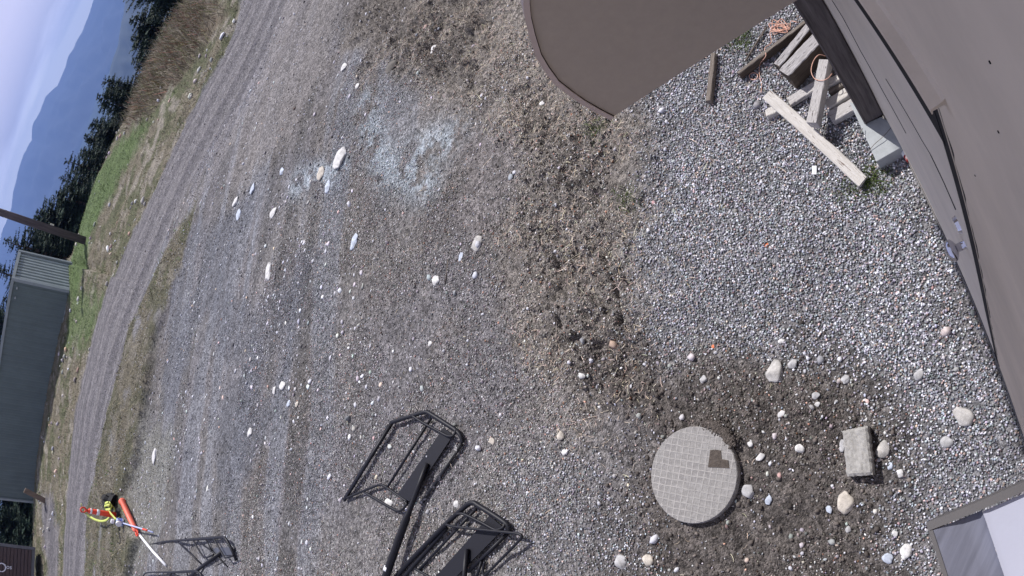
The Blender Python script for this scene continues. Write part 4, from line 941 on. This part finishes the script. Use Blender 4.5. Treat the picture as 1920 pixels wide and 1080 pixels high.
# ------------------------------------------------------------------ orange tubes and tape near the bank
def WG(px, py, h=0.0):
    w = W(px, py, h)
    for _ in range(4): w = W(px, py, zat(w.x, w.y) + h)
    return w
def marker_gear():
    OR = mat('orange_plastic', (.75, .07, .03), .45, noise=(6, .1), wear=(9, .72, (.4, .12, .1))); WH = mat('white_reflective', (.8, .8, .82), .35, noise=(10, .05)); BK = mat('black_rubber', (.015, .015, .017), .8, noise=(20, .3)); YL = mat('yellow_strap', (.50, .56, .12), .5, noise=(12, .15)); BL = mat('blue_plastic', (.12, .20, .55), .45, noise=(30, .3), wear=(18, .5, (.65, .75, .85)))
    LO = mat('faded_orange', (.80, .16, .10), .5, noise=(6, .12))
    c = WG(222, 967); z0 = zat(c.x, c.y); d = math.hypot(c.x, c.y); az, el = azel(151, 955); hgt = H + d * math.tan(el) - z0; az2 = az
    top = Vector((math.sin(az2) * d, math.cos(az2) * d, z0 + hgt)); base = Vector((c.x, c.y, z0))
    r = empty('delineator', base); tag(r, 'upright orange traffic delineator tube with a white band and a looped top', 'delineator')
    L = lambda t: base.lerp(top, t)
    tubeobj('tube', [L(.02), L(.30), L(.78), L(.80)], [.060, .055, .050, .030], OR, r, 16)
    tubeobj('white_band', [L(.50), L(.58)], .0555, WH, r, 16); tubeobj('white_band', [L(.70), L(.75)], .0535, WH, r, 16)
    tubeobj('neck', [L(.80), L(.88)], .028, OR, r, 12)
    side = Vector((math.cos(az2), -math.sin(az2), 0)); tc_ = L(.93); ring = [tc_ + side * .045 * math.cos(t) + Vector((0, 0, 1)) * .05 * math.sin(t) for t in np.linspace(0, 2 * math.pi, 18)]
    tubeobj('loop', ring, .016, OR, r, 8); tubeobj('foot', [base + Vector((0, 0, .0)), base + Vector((0, 0, .05))], [.16, .13], BK, r, 8, smooth=False)
    # lying tube
    a, b = WG(229, 940, .10), WG(255, 996, .09); rr = empty('fallen_delineator', a); rr.location = ((a + b) / 2).to_tuple(); tag(rr, 'faded orange tube lying on its side next to the black rubber heap', 'delineator')
    M = lambda t: a.lerp(b, t)
    tubeobj('tube', [M(0), M(.03), M(.04), M(.95), M(1)], [.072, .072, .056, .048, .025], LO, rr, 16)
    dirb = (b - a).normalized(); sd_ = dirb.cross(Vector((0, 0, 1))); cc = b + dirb * .07
    tubeobj('loop', [cc + sd_ * .045 * math.cos(t) + dirb * .08 * math.sin(t) for t in np.linspace(0, 6.283, 16)], .015, OR, rr, 8)
    o = tubeobj('white_pole', [WG(261, 1002, .04), WG(286, 1033, .03), WG(311, 1060, .025)], .022, WH, None, 10); tag(o, 'thin white pole lying on the dirt beyond the fallen orange tube', 'pole')
    p = [WG(231, 981, .14), WG(258, 989, .14), WG(287, 998, .08)]; k = empty('marker_stake', p[1]); tag(k, 'slim pale blue stake with an orange band crossing the fallen orange tube', 'stake')
    tubeobj('shaft', p, .013, mat('pale_blue_paint', (.45, .50, .75), .5, noise=(10, .1)), k, 8); tubeobj('orange_band', [WG(268, 992, .12), WG(276, 994.5, .11)], .016, OR, k, 8)
    # rubber heap: squashed black bases
    c = WG(212, 939); z = zat(c.x, c.y)
    for i, (dx, dy, rad, rot, lab) in enumerate(((0, 0, .20, .5, 'larger black rubber base leaning in the heap beside the orange tubes'), (.16, -.30, .16, -.6, 'smaller black rubber base lying flat in the heap by the fallen tube'))):
        bm = bmesh.new(); bmesh.ops.create_cone(bm, cap_ends=True, segments=8, radius1=rad, radius2=rad * .72, depth=.09); bmesh.ops.create_cone(bm, cap_ends=True, segments=12, radius1=rad * .4, radius2=rad * .3, depth=.2, matrix=Matrix.Translation((0, 0, .06)))
        o = bmobj('rubber_base', bm, BK, loc=(c.x + dx, c.y + dy, z + .10)); o.rotation_euler = (rot, .5 - i * .3, .4); tag(o, lab, 'rubber base', 'rubber bases by the orange tubes')
    # yellow tape
    t1 = [(152,945,.75),(157,958,.6),(166,967,.4),(180,975,.25),(193,977,.15),(203,972,.12),(207,960,.15),(203,950,.2),(199,943,.25),(206,943,.3),(210,952,.3),(204,957,.28),(212,968,.2),(219,974,.15),(226,968,.15),(232,955,.15)]
    o = tubeobj('yellow_strap', catmull([WG(px, py, .03 + zz * .6) for px, py, zz in t1], 5), .022, YL, None, 6, flat=(1.2, .35)); tag(o, 'yellow-green strap draped in loops around the upright orange tube', 'strap')
    t2 = [(197,944,.3),(203,942,.32),(209,946,.3),(207,954,.25),(199,955,.2),(196,949,.25),(204,947,.33),(212,950,.2),(218,962,.2)]
    o = tubeobj('yellow_strap', catmull([WG(px, py, .05 + zz * .6) for px, py, zz in t2], 4), .02, YL, None, 6, flat=(1.4, .35)); tag(o, 'coil of yellow-green strap on the black rubber heap', 'strap')
    c = WG(226, 979, .05); bx = empty('blue_lantern', (c.x, c.y, zat(c.x, c.y))); tag(bx, 'blue and white plastic lamp housing beside the foot of the orange tube', 'lamp housing')
    bm = bmesh.new(); boxbm(bm, (0, 0, .07), (.13, .09, .13)); bmobj('case', bm, BL, bx, .012)
    bm = bmesh.new(); bmesh.ops.create_cone(bm, cap_ends=True, segments=16, radius1=.06, radius2=.055, depth=.03, matrix=Matrix.Translation((0, -.066, .1)) @ Matrix.Rotation(R(90), 4, 'X')); bmobj('lens', bm, WH, bx)
    bm = bmesh.new(); boxbm(bm, (.0, 0, .21), (.07, .06, .06)); bmobj('bracket', bm, WH, bx, .008)
marker_gear()

# ------------------------------------------------------------------ shipping containers, poles
def corr(bm, p0, p1, z0, z1, nrm, pitch, depth, M):
    """trapezoid-corrugated vertical sheet from p0 to p1 (2-D), between z0 and z1"""
    d = (p1 - p0); L = d.length; d.normalize(); n = int(L / pitch); pts = []
    for i in range(n):
        x = i * L / n; w = L / n
        for f, dd in ((0, 0), (.22, 0), (.34, 1), (.66, 1), (.78, 0)): pts.append(p0 + d * (x + w * f) - nrm * depth * dd)
    pts.append(p1)
    a = [bm.verts.new((p.x, p.y, z0)) for p in pts]; b = [bm.verts.new((p.x, p.y, z1)) for p in pts]
    for i in range(len(pts) - 1): bm.faces.new((a[i], a[i+1], b[i+1], b[i]))
def container(name, corner, rz, L, label, m, mframe, tilt=0, Hh=2.59, pitch=.222, mend=None):
    root = empty(name, corner); root.rotation_euler = (0, tilt, rz); tag(root, label, 'shipping container')
    Wd = 2.44
    bm = bmesh.new(); corr(bm, Vector((0, 0)), Vector((-L, 0)), .14, Hh - .08, Vector((0, -1)), pitch * 1.3, .022, None); bmobj('side_wall', bm, m, root)
    bm = bmesh.new(); corr(bm, Vector((-L, Wd)), Vector((0, Wd)), .14, Hh - .08, Vector((0, 1)), pitch * 1.3, .04, None); bmobj('side_wall', bm, m, root)
    bm = bmesh.new(); corr(bm, Vector((0, 0)), Vector((0, Wd)), .16, Hh - .12, Vector((1, 0)), pitch, .12, None); bmobj('end_wall', bm, mend or m, root)
    bm = bmesh.new(); boxbm(bm, (-L, Wd / 2, Hh / 2), (.04, Wd, Hh - .2)); bmobj('end_wall', bm, m, root)
    bm = bmesh.new(); boxbm(bm, (-L / 2, Wd / 2, Hh - .05), (L - .04, Wd - .06, .03)); bmobj('roof', bm, m, root)
    for x in (0, -L):
        for y in (0, Wd):
            bm = bmesh.new(); boxbm(bm, (x, y, Hh / 2), (.13, .13, Hh)); bmobj('corner_post', bm, mframe, root, .01)
    for y in (0, Wd):
        for z in (.07, Hh - .05):
            bm = bmesh.new(); boxbm(bm, (-L / 2, y, z), (L - .14, .09, .12 if z > 1 else .14)); bmobj('rail', bm, mframe, root)
    for x in (0, -L):
        for z in (.08, Hh - .06):
            bm = bmesh.new(); boxbm(bm, (x, Wd / 2, z), (.09, Wd - .14, .13)); bmobj('rail', bm, mframe, root)
    bm = bmesh.new(); boxbm(bm, (-L / 2, Wd / 2, .15), (L - .1, Wd - .1, .04)); bmobj('floor', bm, mframe, root)
    return root
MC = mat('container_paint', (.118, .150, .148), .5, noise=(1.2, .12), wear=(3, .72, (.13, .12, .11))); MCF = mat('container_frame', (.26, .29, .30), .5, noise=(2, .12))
az, el = azel(136, 547); c2 = Vector((math.sin(az) * 28.0, math.cos(az) * 28.0, 0)); c2.z = H + 28.0 * math.tan(el)
ct = container('shipping_container', c2, R(90 - 15.9 + 0) - R(90), 12.19, 'long dark grey-green shipping container beyond the road, its corrugated end lit', MC, MCF, tilt=-R(3.4), mend=mat('sunlit_end_paint', (.30, .34, .345), .5, noise=(2, .12)))  # end wall colour made paler, sunlight on that face painted in
for k in (0.35, .8):
    bm = bmesh.new(); boxbm(bm, (-k, -.03, 2.30), (.10, .05, .05)); bmobj('vent', bm, mat('vent_grey', (.4, .42, .42), .5, noise=(9, .05)), ct)
az, el = azel(66, 1029); d2 = 30.0; cb = Vector((math.sin(az) * d2, math.cos(az) * d2, H + d2 * math.tan(el)))
HR = R(38)
hut = container('wooden_shed', cb, HR, 6.06, 'dark brown shed with horizontal boards and white marks, cut by the lower left corner', mat('brown_paint', (.060, .045, .048), .6, noise=(2, .2)), mat('brown_frame', (.13, .13, .14), .6, noise=(2, .2)))
hut['category'] = 'shed'
def shed_front():
    bm = bmesh.new()
    for i in range(15):
        z = .22 + i * .152; d = random.uniform(0, .012); boxbm(bm, (-3.03, -.05 - d, z), (5.9, .03, .125))
    bmobj('board_siding', bm, mat('brown_boards', (.085, .060, .058), .8, stretch=(1, 20, 20), noise=(3, .35)), hut)
    wm = mat('white_marking', (.75, .75, .8), .6, noise=(20, .05)); ex = Vector((math.cos(HR), math.sin(HR), 0)); nrm = Vector((math.sin(HR), -math.cos(HR), 0)); o = Vector((0, 0, H))
    def hit(px, py):
        r = Vector(ray((px, py))); P0 = cb + nrm * .082; t = (P0 - o).dot(nrm) / r.dot(nrm); q = o + r * t - cb; return q.dot(ex), q.z
    x, z = hit(3, 1064); V, F = tube([Vector((x + .17 * math.cos(t), -.085, z + .17 * math.sin(t))) for t in np.linspace(0, 6.283, 24)], .025, 6); newmesh('ring_mark', V, F, wm, hut)
    cu = bpy.data.curves.new('lettering', 'FONT'); cu.body = 'ios'; cu.size = .26; cu.extrude = .004; t = bpy.data.objects.new('lettering', cu); COL.objects.link(t)
    dg = bpy.context.evaluated_depsgraph_get(); me = bpy.data.meshes.new_from_object(t.evaluated_get(dg)); bpy.data.objects.remove(t); me.materials.append(wm)
    x, z = hit(9, 1066); o2 = bpy.data.objects.new('lettering', me); COL.objects.link(o2); o2.parent = hut
    o2.matrix_local = Matrix(((0, 1, 0, x), (0, 0, -1, -.088), (-1, 0, 0, z), (0, 0, 0, 1)))
shed_front()
def poles():
    b = W(174, 456); d = b.xy.length; z = zat(b.x, b.y); az, el = azel(0, 398); topdir = Vector((math.sin(az), math.cos(az), 0)) * d; zt = H + d * math.tan(el)
    v = Vector((topdir.x, topdir.y, zt)) - Vector((b.x, b.y, z)); v = v / v.z; r = empty('utility_pole', (b.x, b.y, z)); tag(r, 'tall dark wooden pole standing at the edge of the green grass', 'pole')
    base = Vector((b.x, b.y, z - .2)); m = mat('pole_wood', (.055, .045, .05), .85, stretch=(8, 8, .6), noise=(3, .3), col2=(.12, .10, .105), bump=(10, .4, .01))
    tubeobj('shaft', [base, base + v * 3, base + v * 5.4], [.165, .155, .13], m, r, 16)
    q = base + v * 1.7; side = Vector((-math.cos(az), math.sin(az), 0)); bm = bmesh.new(); boxbm(bm, q + side * -.17 + Vector((0, 0, 0)) - r.location, (.10, .05, .16)); bmobj('tag_plate', bm, mat('pale_tag', (.6, .6, .5), .5, noise=(9, .1)), r)
    P = W(85, 940); dd = 29.0; az0, e0 = azel(92, 943); az1, e1 = azel(46, 919)
    a = Vector((math.sin(az0) * dd, math.cos(az0) * dd, H + dd * math.tan(e0))); b2 = Vector((math.sin(az1) * dd, math.cos(az1) * dd, H + dd * math.tan(e1)))
    o = tubeobj('leaning_post', [a, b2], .15, mat('leaning_wood', (.16, .12, .09), .85, stretch=(6, 6, 1), noise=(2, .3), bump=(9, .4, .01)), None, 4, smooth=False); tag(o, 'short leaning brown timber post at the far end of the container', 'post')
poles()

# ------------------------------------------------------------------ conifers
M_fol = mat('conifer_needles', attr=True, rough=.75, spec=.15, noise=(3, .25)); M_bark = mat('bark', (.09, .07, .06), .9, noise=(6, .3), bump=(20, .6, .02))
def conifer_mesh(seed, hgt, rad, dens=1.0, thin=False):
    rr = np.random.default_rng(seed); B = []; z = hgt * .03
    while z < hgt * .995:
        f = z / hgt; n = int(rr.integers(7, 12)); L0 = rad * (1 - f)**.8 * (.8 + .25 * math.sin(seed + f * 11)) + .10
        for _ in range(n):
            L = L0 * rr.uniform(.35, 1.2); B.append((z + rr.uniform(-.08, .08), rr.uniform(0, 2 * math.pi), L, rr.uniform(-.15, .40) * (1 - f * .7), rr.uniform(.5, 1.5)))
        z += rr.uniform(.10, .20) * (1.5 if thin else 1)
    V = []; C = []
    for z, a, L, droop, shade in B:
        k = max(4, int(L / .085)); t = (np.arange(k) + .5) / k; x = L * t; zz = z - droop * x + .12 * L * t**2
        ca, sa = math.cos(a), math.sin(a)
        for s in (-1, 1, 0):
            w = (.10 + .20 * (1 - t) * min(L, 1.6)) * rr.uniform(.5, 1.3, k) * (.75 if thin else 1)
            l2 = (w if s else w * .7); dx = w * .75; up = rr.uniform(-.5, .25, k) * w + (0 if s else .6 * w)
            p0 = np.stack([ca * x, sa * x, zz], -1); p1 = np.stack([ca * (x + dx) - sa * s * l2, sa * (x + dx) + ca * s * l2, zz + up], -1)
            q = .055 + .25 * w; p2 = np.stack([ca * (x + q), sa * (x + q), zz + rr.uniform(-.06, .06, k)], -1)
            V.append(np.stack([p0, p1, p2], 1).reshape(-1, 3)); g = shade * rr.uniform(.6, 1.4, k); C.append(np.repeat(np.array((.020, .036, .024))[None] * g[:, None], 3, 0))
    V = np.concatenate(V); C = np.concatenate(C); return V, np.arange(len(V)).reshape(-1, 3), np.clip(C, .005, .2)
PROTO = {}
def conifer(px, py, dist, rad, seed, label, zbase=None, name='conifer', thin=False):
    az, el = azel(px, py); top = H + dist * math.tan(el); x, y = math.sin(az) * dist, math.cos(az) * dist
    zb = float(terrain(np.array([x]), np.array([y]))[0]) if zbase is None else zbase; zb = min(zb - .4, top - 3.0); hgt = top - zb
    r = empty(name, (x, y, zb)); V, F, C = conifer_mesh(seed, hgt, rad * 2.3, thin=thin)
    newmesh('crown', V, F, M_fol, r, colors=C); tv, tf_ = tube([Vector((0, 0, -.3)), Vector((0, 0, hgt * .5)), Vector((0, 0, hgt * .97))], [.05 * rad + .06, .04 * rad + .03, .01], 8); newmesh('trunk', tv, tf_, M_bark, r)
    tag(r, label, 'conifer tree', 'dark conifers behind the crest of the field'); return r
TR = [(205,-60,36,1.9,'dark conifer at the top left corner, behind the brown brush'),(245,34,38,2.2,'broad conifer at the top edge beside the brown brush'),(292,120,40,1.4,'low conifer just below the broad one at the top edge'),(286,145,44,1.2,'small round conifer tucked in the gap above the pointed pair'),
 (193,151,42,1.7,'sharp-pointed conifer, upper of the prominent pointed pair'),(183,181,40,1.9,'ragged leaning conifer, lower of the prominent pointed pair'),(205,205,44,1.4,'short conifer between the pointed pair and the next group'),
 (167,237,42,1.8,'pointed conifer starting the middle group of trees'),(158,256,46,1.8,'conifer directly beside the pointed one of the middle group'),(148,284,44,2.0,'full dark conifer in the centre of the middle group'),
 (121,300,42,2.4,'tall open-branched conifer above the green grass'),(113,331,46,2.3,'tall conifer with feathery side branches over the green grass'),(106,366,40,2.3,'big dense conifer above the wooden pole'),
 (62,400,42,2.6,'tall pointed conifer crossing behind the wooden pole'),(48,428,46,2.6,'conifer right behind the wooden pole'),(8,452,40,2.4,'very tall feathery conifer left of the lit container end'),(-20,505,42,2.2,'very tall conifer leaving the frame above the container end'),
 (28,490,50,2.2,'conifer peeping over the lit end of the container'),(-30,600,44,3.0,'tall conifer behind the container, first of the row'),(-40,690,46,3.2,'tall conifer behind the container, second of the row'),(-45,780,46,3.2,'tall conifer behind the container, third of the row'),(-45,860,46,3.4,'tall conifer behind the far end of the container'),
 (-30,930,44,3.6,'dark conifer filling the gap below the container'),(-25,985,42,3.4,'dark conifer between the container and the brown one'),(10,960,48,3.0,'lower conifer standing back in the gap below the container'),(-40,1045,46,3.4,'dark conifer behind the brown container'),(25,1000,38,2.2,'short bushy conifer right above the brown container')]
FILL = [(262,70,44,1.7),(262,112,48,1.5),(215,168,48,1.5),(225,218,48,1.5),(190,228,50,1.6),(178,262,48,1.8),(168,290,50,1.8),(150,318,50,2.0),(136,350,50,2.0),(128,385,50,2.2),(112,412,50,2.2),(92,430,50,2.4),(60,452,50,2.4),(84,462,52,2.6),(40,470,52,2.6),(20,520,52,2.6),(5,560,52,2.8),(-5,640,54,3),(-12,735,54,3),(-15,820,54,3),(-10,900,50,3),(20,930,50,3),(22,975,50,3),(-5,1015,48,3)]
for i, (px, py, dd, rad) in enumerate(FILL): conifer(px - (16 if px > 60 else 0), py, dd, rad, 130 + i, 'dark conifer in the back row, mostly hidden behind the front trees').__setitem__('group', 'back row of conifers beyond the crest')
for i, (px, py, dd, rad, lab) in enumerate(TR): conifer(px, py, dd, rad, 30 + i, lab, thin=(i in (10, 11, 15, 16)))

# ------------------------------------------------------------------ mountains across the valley, and the air
def mountain(name, prof, dist, depth, colr, seed):
    pts = [azel(*p) for p in prof]; pts.sort(); A = np.array([p[0] for p in pts]); E = np.array([p[1] for p in pts])
    az = np.linspace(R(-60), R(40), 500); el = np.interp(az, A, E); el = el + (fbm(az * 60, az * 0, seed, 4) - .5) * R(.25); n = 36; V = []; C = []
    for j in range(n + 1):
        t = j / n; dj = dist - depth * (1 - t); zt = H + dist * np.tan(el); base = -400.0
        zz = base + (zt - base) * (t**.9) + (fbm(az * 40, np.full_like(az, t * 8), seed + 5, 5) - .5) * 160 * t * (1 - t) * 4
        V.append(np.stack([np.sin(az) * dj, np.cos(az) * dj, zz], -1))
    for t in (1,):
        V.append(np.stack([np.sin(az) * (dist + depth * .6), np.cos(az) * (dist + depth * .6), np.full_like(az, -400)], -1))
    V = np.concatenate(V); na = len(az); i, j = np.meshgrid(np.arange(n + 1), np.arange(na - 1), indexing='ij')
    Fq = np.stack([i * na + j, i * na + j + 1, (i + 1) * na + j + 1, (i + 1) * na + j], -1).reshape(-1, 4)
    o = newmesh(name, V, Fq, mat(name + '_forest', colr, .9, noise=(.004, .35), detail=9), smooth=True); tag(o, kind='structure')
mountain('mountain', [(230,-200),(195,-60),(165,32),(150,68),(128,105),(123,125),(108,160),(85,182),(75,210),(62,236),(60,262),(45,288),(28,340),(18,400),(2,445),(-10,520),(-15,700),(-20,1100)], 6200, 2400, (.014, .028, .045), 3)
mountain('hill', [(260,-200),(238,-20),(231,32),(222,80),(208,125),(203,150),(212,185),(200,220),(190,260),(185,300),(180,420),(150,700),(140,1100)], 2300, 900, (.026, .040, .036), 8)
def haze():
    bm = bmesh.new(); zmax = 300; zmin = -560; boxbm(bm, (0, 3400, (zmax + zmin) / 2), (16000, 9600, zmax - zmin))
    me = bpy.data.meshes.new('haze'); bm.to_mesh(me); bm.free(); m = bpy.data.materials.new('haze_air'); m.use_nodes = True; n = m.node_tree.nodes; n.clear()
    out = n.new('ShaderNodeOutputMaterial'); v = n.new('ShaderNodeVolumePrincipled'); v.inputs['Color'].default_value = (.20, .325, .69, 1); v.inputs['Density'].default_value = 2.5e-4; v.inputs['Anisotropy'].default_value = 0.2
    m.node_tree.links.new(v.outputs[0], out.inputs['Volume']); me.materials.append(m); o = bpy.data.objects.new('haze', me); COL.objects.link(o); tag(o, kind='stuff', label='thin blue haze filling the valley air', cat='haze')
haze()
S.cycles.volume_bounces = 0
S.cycles.max_bounces = 6
